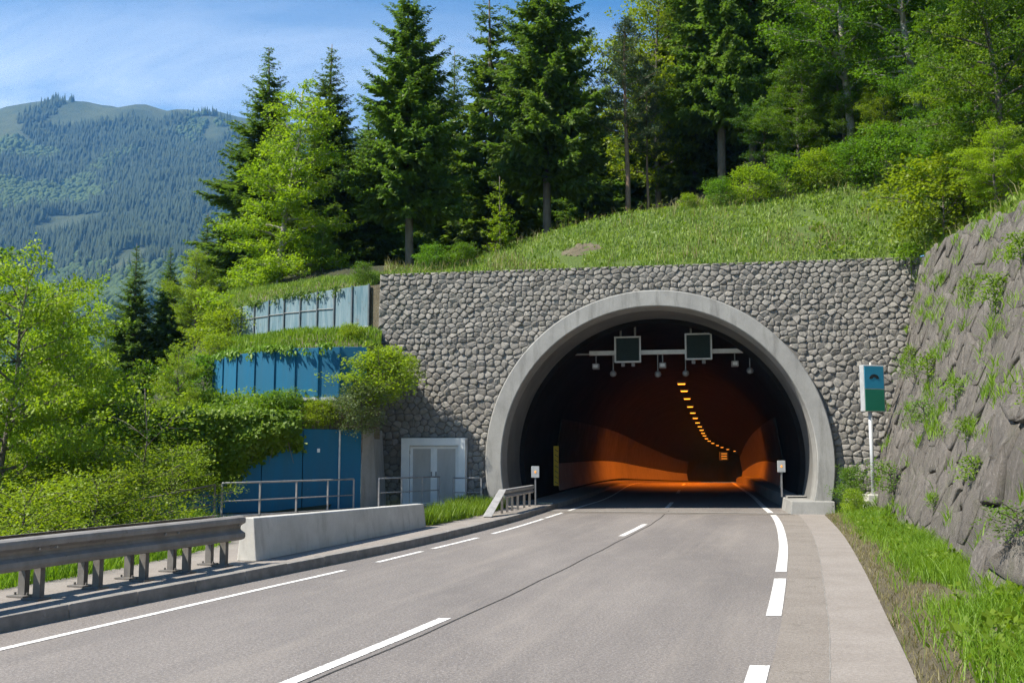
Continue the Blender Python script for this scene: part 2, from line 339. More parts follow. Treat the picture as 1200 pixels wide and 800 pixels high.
def fbm(x, y, o=4, seed=0):
    s = 0; a = 0.5
    for k in range(o): s = s + a * vnoise(np.asarray(x) * 2**k, np.asarray(y) * 2**k, seed + k); a *= 0.5
    return s
def px(u, Y): return (u - 600) / 1150 * Y      # lateral metres of a sight line at depth Y

# ------------------------------------------------------------------ road layout
cx = crv([(-14, -9.7), (2, -3.85), (7.97, -1.76), (11, -0.73), (21.6, 2.37), (25.16, 3.36), (32.46, 5.05), (36.35, 5.86), (57.5, 9.95), (102, 19.4), (149, 30.4), (197, 46.5), (250, 75)])
xl = crv([(-14, -14.2), (4, -7.45), (10.14, -5.15), (14.97, -3.36), (18.92, -1.95), (26.09, 0.05), (31.49, 1.25), (36, 2.3), (57.5, 6.35), (102, 15.7), (149, 26.6), (197, 42.6), (250, 71)])
xg = crv([(-14, -4.3), (4, 1.2), (7.97, 2.50), (10.23, 3.22), (12.76, 3.98), (19.44, 5.93), (25, 7.4), (31.49, 8.85), (36, 9.55), (57.5, 13.6), (102, 23.2), (149, 34.4), (197, 50.6), (250, 79)])
xw = crv([(-14, -3.55), (4, 1.9), (7.97, 3.19), (10.85, 4.06), (16.33, 5.69), (22, 7.3), (30.15, 9.4)])
def rz(y):
    y = np.asarray(y, float)
    return np.where(y < 50, 0, np.where(y < 70, -0.03 * (y - 50)**2 / 40, -0.3 - 0.03 * (y - 70)))
ys_road = np.concatenate([np.arange(-14, 40, 1.0), np.arange(40, 251, 3.0)])
def sheet(name, fa, fb, ys, z, m, parent=None, nx=2, kind='structure'):
    b = MB(); b.loft([[(float(fa(y) + (fb(y) - fa(y)) * k / (nx - 1)), float(y), float(rz(y)) + z) for k in range(nx)] for y in ys])
    o = b.build(name, m, parent)
    if parent is None: o['kind'] = kind
    return o
road = sheet('road', xl, xg, ys_road, 0.0, 'asphalt', nx=6)
def strip(name, f, y0, y1, w, m, z=0.005, n=None):
    ys = np.linspace(y0, y1, n or max(3, int((y1 - y0) / 0.8)))
    s_ = 1 / math.cos(math.atan(0.3))
    b = MB(); b.loft([[(float(f(y)) - w / 2 * s_, float(y), float(rz(y)) + z), (float(f(y)) + w / 2 * s_, float(y), float(rz(y)) + z)] for y in ys])
    return b.build(name, m, road)
xll = crv([(-14, -12.4), (4, -6.55), (9.28, -4.71), (13.39, -3.30), (15.29, -2.62), (18.28, -1.66), (21.17, -0.74), (24.16, 0.1), (27.79, 1.0), (34.02, 2.5), (37.64, 3.4), (57.5, 6.95), (102, 16.4), (149, 27.3), (197, 43.3)])
xrl = crv([(-14, -4.8), (4, 0.66), (7.97, 1.91), (11.12, 2.89), (15.18, 4.08), (20.17, 5.48), (27.79, 7.35), (33.48, 8.45), (40, 9.75), (57.5, 12.95), (102, 22.5), (149, 33.6), (197, 49.6)])
for a, b in ((2, 15.4), (16.5, 18.3), (18.8, 21.2), (22.2, 27.2), (27.5, 150)): strip('edge_line', xll, a, b, 0.10, 'road_paint')
strip('edge_line', xrl, 15.2, 150, 0.165, 'road_paint')
strip('edge_line', xrl, 11.15, 14.4, 0.165, 'road_paint')
strip('edge_line', xrl, 6.2, 8.6, 0.165, 'road_paint')
for a, b in ((7.2, 11.0), (21.6, 25.16), (32.46, 36.2), (44, 48), (56, 60), (68, 72), (80, 84)):
    strip('lane_dash', cx, a, b, 0.13, 'road_paint')
strip('tar_joint', lambda y: cx(y) + 0.16 + 0.012 * np.sin(np.asarray(y) * 2.1), 5, 31, 0.025, 'tar', 0.003)
# older, warmer asphalt between the right edge line and the gutter
sheet('road_shoulder', lambda y: xrl(y) + 0.10, lambda y: xg(y), np.arange(-14, 30.2, 0.8), 0.0025, 'asphalt_old', road, 3)
strip('gutter_joint', lambda y: xg(y) + 0.004 * np.sin(np.asarray(y) * 5.3), -10, 30.4, 0.011, 'kerb_stone', 0.009, 180)
wk = sheet('pavement', xg, xw, np.arange(-14, 30.6, 0.8), 0.006, 'walkway', nx=3)
P0 = Vector((4.4, 30.4, 0)); AX = Vector((math.cos(R(10)), -math.sin(R(10)), 0)); NX = Vector((math.sin(R(10)), math.cos(R(10)), 0)); UP = Vector((0, 0, 1))
LEAN = 0.055
def pw(s, h, d=0.0):     # along the wall, up, into the hill (negative: towards the camera)
    return P0 + AX * s + NX * (d + LEAN * h) + UP * h
# expansion joint and drain across the road mouth
for d0, d1, m, z in ((-1.0, -0.62, 'asphalt_old', 0.0075), (-0.6, -0.38, 'tar', 0.0085), (-0.36, 0.05, 'kerb_stone', 0.008)):
    MB().add([P0 + AX * -3.7 + NX * d0 + UP * z, P0 + AX * 4.0 + NX * d0 + UP * z, P0 + AX * 4.0 + NX * d1 + UP * z, P0 + AX * -3.7 + NX * d1 + UP * z], [(0, 1, 2, 3)]).build('cross_joint', m, road)

# ------------------------------------------------------------------ left kerb and sidewalk
kerb = thing('kerb', None, None); kerb['kind'] = 'structure'
y = -6.0
while y < 33:
    y2 = y + 1.0
    a0, a1 = float(xl(y + 0.006)), float(xl(y2 - 0.006)); tz = 0.15 + rnd.uniform(-0.004, 0.004)
    MB().hexa([(a0 - .2, y + .006, -.1), (a0, y + .006, -.1), (a1, y2 - .006, -.1), (a1 - .2, y2 - .006, -.1), (a0 - .2, y + .006, tz), (a0 - .015, y + .006, tz), (a1 - .015, y2 - .006, tz), (a1 - .2, y2 - .006, tz)]).build('kerb_stone', 'kerb_stone', kerb, bevel=0.012)
    y = y2
xo = crv([(-14, -16.4), (4, -9.3), (10, -7.0), (15, -5.6), (19, -5.4), (22, -6.7), (24.5, -8.0), (26.5, -8.4), (28.3, -6.4), (30.2, -4.8), (33.5, -2.2), (36, -1.0)])
sheet('sidewalk', xo, lambda y: xl(y) - 0.2, np.arange(-14, 33.3, 0.6), 0.14, 'walkway', nx=5)
MB().loft([[(float(xo(y)), float(y), 0.14), (float(xo(y)) - 0.03, float(y), -0.6)] for y in np.arange(-14, 27, 0.6)]).build('sidewalk_edge', 'kerb_stone', bpy.data.objects['sidewalk'])

# ------------------------------------------------------------------ portal, lining, masonry wall
CZ, RO, RI = 1.58, 5.32, 4.80
portal = thing('tunnel_portal', 'grey concrete ring and dark round lining of the road tunnel', 'tunnel', P0)
A0 = math.asin(CZ / RO)
def arc(r, n, cz=CZ):
    a0 = math.asin(min(1, cz / r)); return [(r * math.cos(-a0 + (math.pi + 2 * a0) * i / n), cz + r * math.sin(-a0 + (math.pi + 2 * a0) * i / n)) for i in range(n + 1)]
def local(o, parent):   # keep world coordinates for a mesh built in world space
    o.parent = parent; o.matrix_parent_inverse = Matrix.Translation(-parent.location) if parent.rotation_euler.z == 0 else parent.matrix_world.inverted(); return o
NA = 72
ao, ai = arc(RO, NA), arc(RI, NA)
b = MB()
rows = []
for (so, ho), (si, hi) in zip(ao, ai):
    rows.append([pw(so, ho, 0.9), pw(so, ho, -0.12), pw(so * 0.994, CZ + (ho - CZ) * 0.994, -0.15), pw(si * 1.006, CZ + (hi - CZ) * 1.006, -0.15), pw(si, hi, -0.12), pw(si, hi, 0.9)])
b.loft(rows); local(b.build('portal_ring', 'concrete', None, smooth=False), portal)
# lining, a tube swept along the tunnel axis
tl = [0.9, 3.2, 3.2, 6, 9, 13, 18, 24, 30, 38, 46, 56, 66, 76, 88, 100, 112, 124, 136, 150, 165, 180, 200, 220]
def axis(d):
    if d < 26: y = 30.4 + d * math.cos(R(10.5)); x = 4.4 + d * math.sin(R(10.5)) ; k = max(0, d - 6) / 20; x = x * (1 - k) + (float(cx(y)) ) * k
    else: y = 30.4 + d * 0.98; x = float(cx(y))
    dy = 0.5; g = (float(cx(y + dy)) - float(cx(y - dy))) / (2 * dy); k = min(1, d / 25); g = math.tan(R(10)) * (1 - k) + g * k
    nrm = Vector((g, 1, 0)).normalized(); return Vector((x, y, float(rz(y)))), Vector((nrm.y, -nrm.x, 0)), nrm
rows = []
rows.append([pw(s, h, .86) for s, h in ai])
for d in tl[1:2]:
    c_, l_, n_ = axis(d); rows.append([c_ + l_ * s + UP * h + NX * (LEAN * h * max(0, 1 - d / 3)) for s, h in ai])
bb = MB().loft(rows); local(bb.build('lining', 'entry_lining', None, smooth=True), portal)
rows = []
aj = arc(RI - 0.16, NA)
for d in tl[2:]:
    c_, l_, n_ = axis(d); rows.append([c_ + l_ * s + UP * h for s, h in aj])
bb = MB().loft(rows)
c_, l_, n_ = axis(3.2)
bb.loft([[c_ + l_ * s + UP * h for s, h in ai], [c_ + l_ * s + UP * h for s, h in aj]])
c_, l_, n_ = axis(220); bb.add([c_ + l_ * s + UP * h for s, h in aj], [tuple(range(len(aj)))])
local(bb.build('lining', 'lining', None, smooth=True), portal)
# wall cladding panels in the tunnel, one by one
for side in (-1, 1):
    d = 10.0
    while d < 126:
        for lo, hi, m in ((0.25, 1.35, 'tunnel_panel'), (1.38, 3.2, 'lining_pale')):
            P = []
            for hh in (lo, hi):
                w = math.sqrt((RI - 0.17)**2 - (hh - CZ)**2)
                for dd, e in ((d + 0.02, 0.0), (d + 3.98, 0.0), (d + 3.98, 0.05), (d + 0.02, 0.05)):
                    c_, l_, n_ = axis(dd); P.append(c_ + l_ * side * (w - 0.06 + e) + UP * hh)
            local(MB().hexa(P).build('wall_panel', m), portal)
        d += 4.0
# walkways inside
def walk(name, f_in, side, y0, y1, hgt, m):
    rows = []
    for y in np.concatenate([np.arange(y0, 40, 1.0), np.arange(40, y1, 4.0)]):
        k = (y - 30.4) / math.cos(R(10.5)); c_, l_, n_ = axis(max(0, k)); w = 4.7
        xo_ = c_.x + side * w * l_.x; z = float(rz(y)); xi = float(f_in(y))
        rows.append([(xi, y, z - .02), (xi, y, z + hgt), (xo_ + side * .2, y - .18 * side * w * .0, z + hgt)])
    o = MB().loft(rows).build(name, m); return o
o = walk('tunnel_walkway', xl, -1, 32.6, 170, 0.16, 'concrete'); o['kind'] = 'structure'
xpl = crv([(28.5, 8.15), (30, 8.42), (33, 9.05), (36, 9.62), (57.5, 13.7), (102, 23.3), (149, 34.5), (197, 50.7)])
o = walk('tunnel_walkway', lambda y: np.minimum(xpl(y), xg(y) - .04), 1, 31.2, 170, 0.42, 'concrete'); o['kind'] = 'structure'
e0, e1 = 3.92, 5.2
bl = MB().hexa([P0 + AX * e0 + NX * -.55 + UP * -.05, P0 + AX * e1 + NX * -.55 + UP * -.05, P0 + AX * e1 + NX * 2.2 + UP * -.05, P0 + AX * e0 + NX * 2.2 + UP * -.05,
                P0 + AX * (e0 + .06) + NX * -.5 + UP * .38, P0 + AX * e1 + NX * -.5 + UP * .38, P0 + AX * e1 + NX * 2.2 + UP * .38, P0 + AX * (e0 + .06) + NX * 2.2 + UP * .38])
tag(bl.build('concrete_block', 'concrete', bevel=0.025), 'low concrete plinth at the right foot of the tunnel ring', 'plinth')

# --- masonry
def clip_poly(poly, m, n):
    out = []
    for i in range(len(poly)):
        a, b_ = poly[i - 1], poly[i]; da = (a[0] - m[0]) * n[0] + (a[1] - m[1]) * n[1]; db = (b_[0] - m[0]) * n[0] + (b_[1] - m[1]) * n[1]
        if (da < 0) != (db < 0):
            q = da / (da - db); out.append((a[0] + (b_[0] - a[0]) * q, a[1] + (b_[1] - a[1]) * q))
        if db < 0: out.append(b_)
    return out
def voronoi(sites, rad):
    A = np.array(sites); out = []
    for i, p in enumerate(sites):
        d = np.hypot(*(A - A[i]).T); nb = np.where((d < rad * 2) & (d > 1e-6))[0]; nb = nb[np.argsort(d[nb])][:16]
        poly = [(p[0] - rad, p[1] - rad), (p[0] + rad, p[1] - rad), (p[0] + rad, p[1] + rad), (p[0] - rad, p[1] + rad)]
        for j in nb:
            q = sites[j]; poly = clip_poly(poly, ((p[0] + q[0]) / 2, (p[1] + q[1]) / 2), (q[0] - p[0], q[1] - p[1]))
            if len(poly) < 3: break
        out.append(poly)
    return out
def chaikin(P, q=0.25):
    o = []
    for i in range(len(P)):
        a, b_ = P[i], P[(i + 1) % len(P)]
        if math.hypot(b_[0] - a[0], b_[1] - a[1]) < 0.015: o.append(((a[0] + b_[0]) / 2, (a[1] + b_[1]) / 2)); continue
        o.append((a[0] + (b_[0] - a[0]) * q, a[1] + (b_[1] - a[1]) * q)); o.append((a[0] + (b_[0] - a[0]) * (1 - q), a[1] + (b_[1] - a[1]) * (1 - q)))
    return o
def pillow(poly, gap, proud, rg, rough=0.25, rings=((1.0, -0.3), (0.97, 0.45), (0.80, 0.85), (0.45, 1.0)), tilt=1.0):
    """a dressed stone: outline ring, shoulders and a crowned face; local (s, h, out) coordinates round its centre"""
    cxx = sum(p[0] for p in poly) / len(poly); cyy = sum(p[1] for p in poly) / len(poly)
    r_ = sum(math.hypot(p[0] - cxx, p[1] - cyy) for p in poly) / len(poly)
    k0 = max(0.4, 1 - gap / r_); n = len(poly); V = []; F = []
    tx, ty = rg.uniform(-.25, .25) * tilt, rg.uniform(-.3, .3) * tilt
    for k, o in rings:
        for p in poly:
            dx, dy = (p[0] - cxx) * k0 * k, (p[1] - cyy) * k0 * k
            V.append((dx, dy, proud * (o + rg.uniform(-rough, rough) * max(0, o)) + (dx * tx + dy * ty) * max(0, o)))
    V.append((0, 0, proud * 1.05))
    for i in range(len(rings) - 1):
        for j in range(n): F.append((i * n + j, i * n + (j + 1) % n, (i + 1) * n + (j + 1) % n, (i + 1) * n + j))
    t_ = (len(rings) - 1) * n
    for j in range(n): F.append((t_ + j, t_ + (j + 1) % n, len(V) - 1))
    return (cxx, cyy), V, F
WT = 7.74
wall = thing('stone_wall', 'grey rounded-stone masonry wall around the tunnel mouth', 'wall', P0)
b = MB(); rows = []
for i in range(NA + 1):
    s, h = ao[i]; an = math.atan2(h - CZ, s); cs, sn = math.cos(an), math.sin(an)
    ks = []
    if cs > 1e-6: ks.append(8.6 / cs)
    if cs < -1e-6: ks.append(-9.05 / cs)
    if sn > 1e-6: ks.append((WT - .06 - CZ) / sn)
    if sn < -1e-6: ks.append((-.2 - CZ) / sn)
    k = min(ks); rows.append([pw(s * .985, CZ + (h - CZ) * .985, 0.10), pw(k * cs, CZ + k * sn, 0.10)])
rows.insert(0, [rows[0][0], pw(8.6, -.2, .10)]); rows.append([rows[-1][0], pw(-9.05, -.2, .10)])
for cs_, an_ in ((8.6, 0), (-9.05, 0)):
    pass
b.loft(rows)
b.add([pw(-9.05, WT - .06, .1), pw(8.6, WT - .06, .1), pw(8.6, WT - .06, .7), pw(-9.05, WT - .06, .7), pw(8.6, WT * .5, .1)], [(0, 1, 2, 3)])
# square corners of the backing
for sgn, lim in ((1, 8.6), (-1, -9.05)):
    idx = [i for i in range(NA + 1)]
    k1 = max((r_[1] for r_ in rows), key=lambda q: (q - P0).dot(AX) * sgn + q.z * 0.01)
b.add([pw(8.6, WT - .06, .101), pw(8.6, 4.6, .101), pw(4.4, WT - .06, .101)], [(0, 1, 2)])
b.add([pw(-9.05, WT - .06, .101), pw(-9.05, 4.6, .101), pw(-4.6, WT - .06, .101)], [(0, 2, 1)])
local(b.build('mortar_bed', 'mortar'), wall)
rg = random.Random(3)
sites = []; h = 0.09; row = 0
while h < WT:
    rh = 0.165 if h > 5.2 else 0.195
    jit = 0.16 if h > 5.4 else (0.34 if h < 4.2 else 0.25)
    s = -9.05 + rg.uniform(0, 0.25)
    while s < 8.5:
        sp = (0.225 if h > 5.2 else 0.235) * rg.uniform(0.6, 1.65)
        sites.append((s + sp / 2, h + rh / 2 + rg.uniform(-jit, jit) * rh)); s += sp
    h += rh
polys = voronoi(sites, 0.5)
stones = []
DOOR = (-8.05, -5.95, 2.25)
for p, poly in zip(sites, polys):
    if len(poly) < 4: continue
    c_ = (sum(q[0] for q in poly) / len(poly), sum(q[1] for q in poly) / len(poly))
    if math.hypot(c_[0], c_[1] - CZ) < RO + 0.03: continue
    if c_[0] > 6.3 + 0.30 * c_[1]: continue
    if DOOR[0] < c_[0] < DOOR[1] and c_[1] < DOOR[2]: continue
    q2 = []
    for s, h in chaikin(poly, 0.22):
        h = min(max(h, 0.0), WT); s = max(s, -9.05 - 0.06 * max(0, 6 - h))
        d = math.hypot(s, h - CZ)
        if d < RO + 0.02: s, h = s * (RO + .02) / d, CZ + (h - CZ) * (RO + .02) / d
        if DOOR[0] - .02 < s < DOOR[1] + .02 and h < DOOR[2] + .02:
            h = DOOR[2] + .02 if c_[1] > DOOR[2] - .02 else h
            if c_[1] <= DOOR[2] - .02: s = DOOR[0] - .02 if c_[0] < DOOR[0] else DOOR[1] + .02
        q2.append((s, h))
    area = abs(sum(q2[i - 1][0] * q2[i][1] - q2[i][0] * q2[i - 1][1] for i in range(len(q2)))) / 2
    if area < 0.005: continue
    cc, V, F = pillow(q2, 0.008, rg.uniform(0.02, 0.05), rg, 0.3, ((1.0, -0.3), (0.985, 0.5), (0.87, 0.9), (0.5, 1.0)))
    stones.append((area, cc, V, F))
stones.sort(key=lambda q: -q[0])
Mw = Matrix((AX, NX * -1, UP)).transposed()     # columns: along, out, up
rest = MB()
for i, (area, cc, V, F) in enumerate(stones):
    VW = [AX * v[0] + (UP + NX * LEAN) * v[1] - NX * v[2] for v in V]; base = pw(cc[0], cc[1], 0.10)
    if i < 300:
        o = MB().add(VW, F).build('stone', 'wall_stone', None, smooth=True); o.parent = wall; o.location = base - P0
    else:
        rest.add([v + base for v in VW], F)
o = local(rest.build('stones', 'wall_stone', None, smooth=True), wall); o['kind'] = 'stuff'

# ------------------------------------------------------------------ rock revetment on the right
FOOT = crv([(-6, 0.0), (3, 2.65), (8.59, 4.45), (9.95, 4.9), (13.31, 5.95), (19.26, 7.65), (28.16, 10.1), (31.5, 11.0)])
TOPZ = crv([(-6, 4.0), (7, 5.2), (15.6, 6.3), (19.2, 6.75), (29.8, 7.75), (33, 7.8)])
def rv(y, h, out=0.0):
    y = float(y); g = 0.29; nv = Vector((-1, g, 0)).normalized()
    bul = 0.55 * (float(fbm(y * 0.33, h * 0.4, 3, 5)) - 0.45) * (1.6 if y < 16 else 0.6)
    k = 0.40 if y < 14 else 0.40 - 0.14 * min(1, (y - 14) / 12)
    o = out + bul
    return Vector((float(FOOT(y)) + k * h, y, h - 0.15)) + nv * o + UP * (o * 0.25)
rev = thing('rock_revetment', 'steep coursed rough-rock retaining slope along the right roadside', 'wall', (7.5, 19, 0))
b = MB(); ysr = np.arange(-6, 32.4, 0.5)
b.loft([[rv(y, h * float(TOPZ(y)) / 10, -0.10) for h in range(11)] for y in ysr])
local(b.build('rock_bed', 'rock_joint', None, smooth=True), rev)
rg = random.Random(11); sites = []; h = 0.0
while h < 8.0:
    rh = 0.40 if h > 2.5 else 0.52
    y = -5.0 + rg.uniform(0, .6)
    while y < 31.6:
        near = y < 14.5
        sp = (1.5 if near else 1.0) * rg.uniform(0.5, 1.7)
        if not near or rg.random() < 0.8: sites.append((y + sp / 2, h + rh / 2 + rg.uniform(-.14, .14) * rh * (2.6 if near else 1)))
        y += sp
    h += rh
polys = voronoi(sites, 1.3)
rocks = []
for p, poly in zip(sites, polys):
    if len(poly) < 4: continue
    cc = (sum(q[0] for q in poly) / len(poly), sum(q[1] for q in poly) / len(poly))
    if cc[1] > float(TOPZ(cc[0])) + .12: continue
    q2 = [(s, min(h, float(TOPZ(s)) + .12)) for s, h in chaikin(poly, 0.05)]
    P3 = []
    for i in range(len(q2)):     # ragged outline
        a, b_ = q2[i], q2[(i + 1) % len(q2)]; P3.append(a)
        L = math.hypot(b_[0] - a[0], b_[1] - a[1])
        if L > 0.28: P3.append(((a[0] + b_[0]) / 2 + rg.uniform(-.05, .05) * L, (a[1] + b_[1]) / 2 + rg.uniform(-.05, .05) * L))
    near = cc[0] < 15
    c2, V, F = pillow(P3, 0.012, rg.uniform(.015, .06) * (1.9 if near else .9), rg, 0.4, ((1.0, -0.9), (0.997, 0.6), (0.975, 0.9), (0.70, 0.95), (0.34, 1.0)), .28)
    area = abs(sum(P3[i - 1][0] * P3[i][1] - P3[i][0] * P3[i - 1][1] for i in range(len(P3)))) / 2
    vis = area / max(4, math.hypot(cc[0], FOOT(cc[0])))**2 if cc[0] > 7.6 else 0
    rocks.append((vis, c2, V, F))
rocks.sort(key=lambda q: -q[0]); rest = MB()
for i, (vis, cc, V, F) in enumerate(rocks):
    VW = [rv(cc[0] + v[0], cc[1] + v[1], v[2] - .04) for v in V]
    if i < 300:
        base = rv(cc[0], cc[1]); o = MB().add([v - base for v in VW], F).build('rock', 'rock', None, smooth=True); o.parent = rev; o.location = base - rev.location
    else: rest.add(VW, F)
o = local(rest.build('rocks', 'rock', None, smooth=True), rev); o['kind'] = 'stuff'

# ------------------------------------------------------------------ ground, hillside, valley, mountain
b = MB(); N = 64
b.add([(-3400, -900, -66), (1400, -900, -66), (1400, 3700, -66), (-3400, 3700, -66)], [(0, 1, 2, 3)])
b.build('ground', 'turf')['kind'] = 'structure'
# verge between pavement and revetment
def vz(y, k): return 0.0 + 0.16 * k + 0.10 * (float(fbm(y * 1.1, k * 2.0, 3, 9)) - .45)
b = MB(); b.loft([[(float(xw(y)) + (float(FOOT(y)) + .4 - float(xw(y))) * k / 7, float(y), vz(y, k / 7) if k else -.01) for k in range(8)] for y in np.arange(-8, 31, 0.35)])
verge = b.build('verge', 'soil', smooth=True); verge['kind'] = 'structure'
# hillside above the wall: rows of points leaving the wall-top line
hb = [((-26, 52, -4), (-.25, 1), .15, .02), ((-11.4, 38.9, 7.2), (-.2, 1), .35, .05), ((-7.6, 35.9, 7.25), (-.15, 1), .38, .06), ((-4.85, 33.5, 7.35), (-.05, 1), .30, .08)]
for s, s1 in ((-9.0, .20), (-7.5, .22), (-6, .31), (-4.5, .40), (-3, .47), (-1, .51), (1, .53), (3, .54), (5, .56), (7, .62)):
    q = pw(s, WT - .03, .62 - .35); hb.append(((q.x, q.y, q.z), (NX.x, NX.y), s1, .08 + .022 * (s + 9)))
hb += [((12.35, 29.6, 7.66), (.25, .97), .68, .5), ((12.4, 29.4, 7.72), (.55, .83), .72, .5), ((12.35, 29.0, 7.7), (.9, .42), .75, .55)]
for y in (26.5, 23, 19.2, 15.6, 11, 7, 2, -5):
    q = rv(y, float(TOPZ(y)) - .22, -.28); hb.append(((q.x, q.y, q.z), (.958, -.287), .85, .5))
rr = list(np.arange(0, 6.1, 0.4)) + [7, 8.5, 10.5, 13, 17, 23, 31, 42, 60, 85]
HV = []
for (p, d, s1, s2) in hb:
    L = math.hypot(*d); row = []
    for r_ in rr:
        x, y = p[0] + d[0] / L * r_, p[1] + d[1] / L * r_
        z = p[2] + s1 * min(r_, 6) + s2 * max(0, r_ - 6) + (0.0 if r_ < .3 else min(1, r_ / 2) * 0.9 * (float(fbm(x * .35, y * .35, 4, 2)) - .47))
        row.append((x, y, z))
    HV.append(row)
b = MB(); b.loft(HV); hill_v, hill_f = list(b.v), list(b.f)
hill = b.build('hillside', 'turf', smooth=True); hill['kind'] = 'structure'
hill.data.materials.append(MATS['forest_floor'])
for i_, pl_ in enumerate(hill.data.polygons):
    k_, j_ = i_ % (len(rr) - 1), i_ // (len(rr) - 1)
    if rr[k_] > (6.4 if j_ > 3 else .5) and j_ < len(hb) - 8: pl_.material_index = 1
# valley side on the left
vx = np.concatenate([np.array([-5.2, -5.6, -6.0, -6.6, -7.2, -8, -9, -10, -11.5, -13]), np.arange(-15, -130, -4.0)])
vy = np.arange(-30, 112, 2.0)
def valley(x, y):
    ed = float(xo(min(y, 26.5))) + .1 if y < 26.5 else -8.4
    if y > 15 and y < 24: ed = min(ed, -5.2)
    e = max(0.0, ed - x)
    z = -.02 - .10 * min(e, 1.2) - .50 * max(0, e - 1.2) + .58 * max(0, min(y, 44) - 26.5) * min(1, max(0, (x + 24) / 11))
    if e <= 0: z = min(z, -.12) if y < 26.5 else min(z, -.1 + .2 * (y - 26.5))
    return max(z, -61) + .5 * (float(fbm(x * .3, y * .3, 3, 4)) - .45) * min(1, e)
b = MB(); b.loft([[(float(x), float(y), valley(float(x), float(y))) for x in vx] for y in vy])
val_v, val_f = list(b.v), list(b.f)
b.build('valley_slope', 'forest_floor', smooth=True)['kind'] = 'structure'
bvh_h = BVHTree.FromPolygons([Vector(q) for q in hill_v], hill_f); bvh_v = BVHTree.FromPolygons([Vector(q) for q in val_v], val_f)
def gz(x, y):
    best = None
    for t_ in (bvh_h, bvh_v):
        hit = t_.ray_cast(Vector((x, y, 300)), Vector((0, 0, -1)))[0]
        if hit is not None and (best is None or hit.z > best): best = hit.z
    return best if best is not None else 0.0
# far mountain
gx = np.linspace(-3200, 900, 150); gy = np.linspace(420, 3600, 130); GX, GY = np.meshgrid(gx, gy)
prof = crv([(300, -64), (700, -30), (1000, 110), (1600, 400), (2200, 735), (2480, 900), (2600, 930), (3600, 900)])
ridge = crv([(-3200, -160), (-2000, -60), (-1500, -15), (-1380, 0), (-1244, 30), (-1050, 4), (-775, -18), (-400, -90), (0, -300), (900, -700)])
def mount(x, y):
    k = np.clip((y - 420) / 2100, 0, 1)
    rib = fbm(x / 330 + y / 900, y / 800, 4, 21) - .47; fine = fbm(x / 70, y / 90, 3, 31) - .45
    return prof(y) + ridge(x) * k + rib * 260 * np.sin(np.pi * np.clip(k * .96, 0, 1))**.8 + fine * 40 * np.minimum(1, k * 3) + (y > 2450) * 0
GZ = mount(GX, GY)
V = np.stack([GX, GY, GZ], -1).reshape(-1, 3); nxg = len(gx)
I = np.arange(len(gx) * len(gy)).reshape(len(gy), len(gx))
F = np.stack([I[:-1, :-1], I[:-1, 1:], I[1:, 1:], I[1:, :-1]], -1).reshape(-1, 4)
link('mountain', np_mesh('mountain', V, F, 'mountain', True))['kind'] = 'structure'
nr = np.random.default_rng(5)
n = 48000; ty = 560 + 2050 * nr.random(n)**0.75; tx = ty * (-.66 + .50 * nr.random(n)); tz = mount(tx, ty)
den = fbm(tx / 130, ty / 160, 3, 77); hi = np.clip((tz - 640) / 220, 0, 1)
keep = (den > .25 + .33 * hi) & (ty < 2470); tx, ty, tz, den = tx[keep], ty[keep], tz[keep], den[keep]
broad = (fbm(tx / 220, ty / 260, 3, 99) + .22 * np.clip((500 - tz) / 500, -1, 1) + .10 * nr.random(len(tx))) > .60
def blobs(px_, py_, pz_, h, r_, prof_, sides, jit):
    n = len(px_); an = np.arange(sides) * 2 * np.pi / sides
    V = []; ph = nr.random((n, 1)) * 6.28
    for zz, rad in prof_:
        j = 1 + jit * (nr.random((n, sides)) - .5)
        V.append(np.stack([px_[:, None] + np.cos(an + ph) * rad * r_[:, None] * j, py_[:, None] + np.sin(an + ph) * rad * r_[:, None] * j, np.repeat((pz_ + zz * h)[:, None], sides, 1) + jit * (nr.random((n, sides)) - .5) * h[:, None] * .12], -1))
    V.append(np.stack([px_, py_, pz_ + h], -1)[:, None, :]); V = np.concatenate(V, 1); m = V.shape[1]; F = []
    k = len(prof_)
    for i in range(k - 1):
        for j in range(sides):
            a, b_, c_, d_ = i * sides + j, i * sides + (j + 1) % sides, (i + 1) * sides + (j + 1) % sides, (i + 1) * sides + j
            F += [(a, b_, c_), (a, c_, d_)]
    for j in range(sides): F.append(((k - 1) * sides + j, (k - 1) * sides + (j + 1) % sides, k * sides))
    F = np.array(F); return V.reshape(-1, 3), (F[None] + (np.arange(n) * m)[:, None, None]).reshape(-1, 3)
c_ = ~broad; hh = 8 + 20 * nr.random(c_.sum())**1.5 + 14 * (fbm(tx[c_] / 60, ty[c_] / 80, 3, 15) - .4).clip(0)
V, F = blobs(tx[c_], ty[c_], tz[c_] - 1, hh, 3.0 + 2.6 * nr.random(c_.sum()), ((0.05, 1.0), (0.45, 0.62)), 5, .5)
tag(link('far_conifer_forest', np_mesh('far_conifers', V, F, 'far_conifer')), 'hazy dark conifer forest covering the distant mountainside', 'forest', kind='stuff')
c_ = broad; hh = 10 + 8 * nr.random(c_.sum())
V, F = blobs(tx[c_], ty[c_], tz[c_] - 1, hh, 4.5 + 2.5 * nr.random(c_.sum()), ((0.1, .75), (0.45, 1.05), (0.8, .7)), 5, .6)
tag(link('far_broadleaf_forest', np_mesh('far_broadleaves', V, F, 'far_broadleaf')), 'pale hazy broadleaf woods low on the distant mountainside', 'forest', kind='stuff')

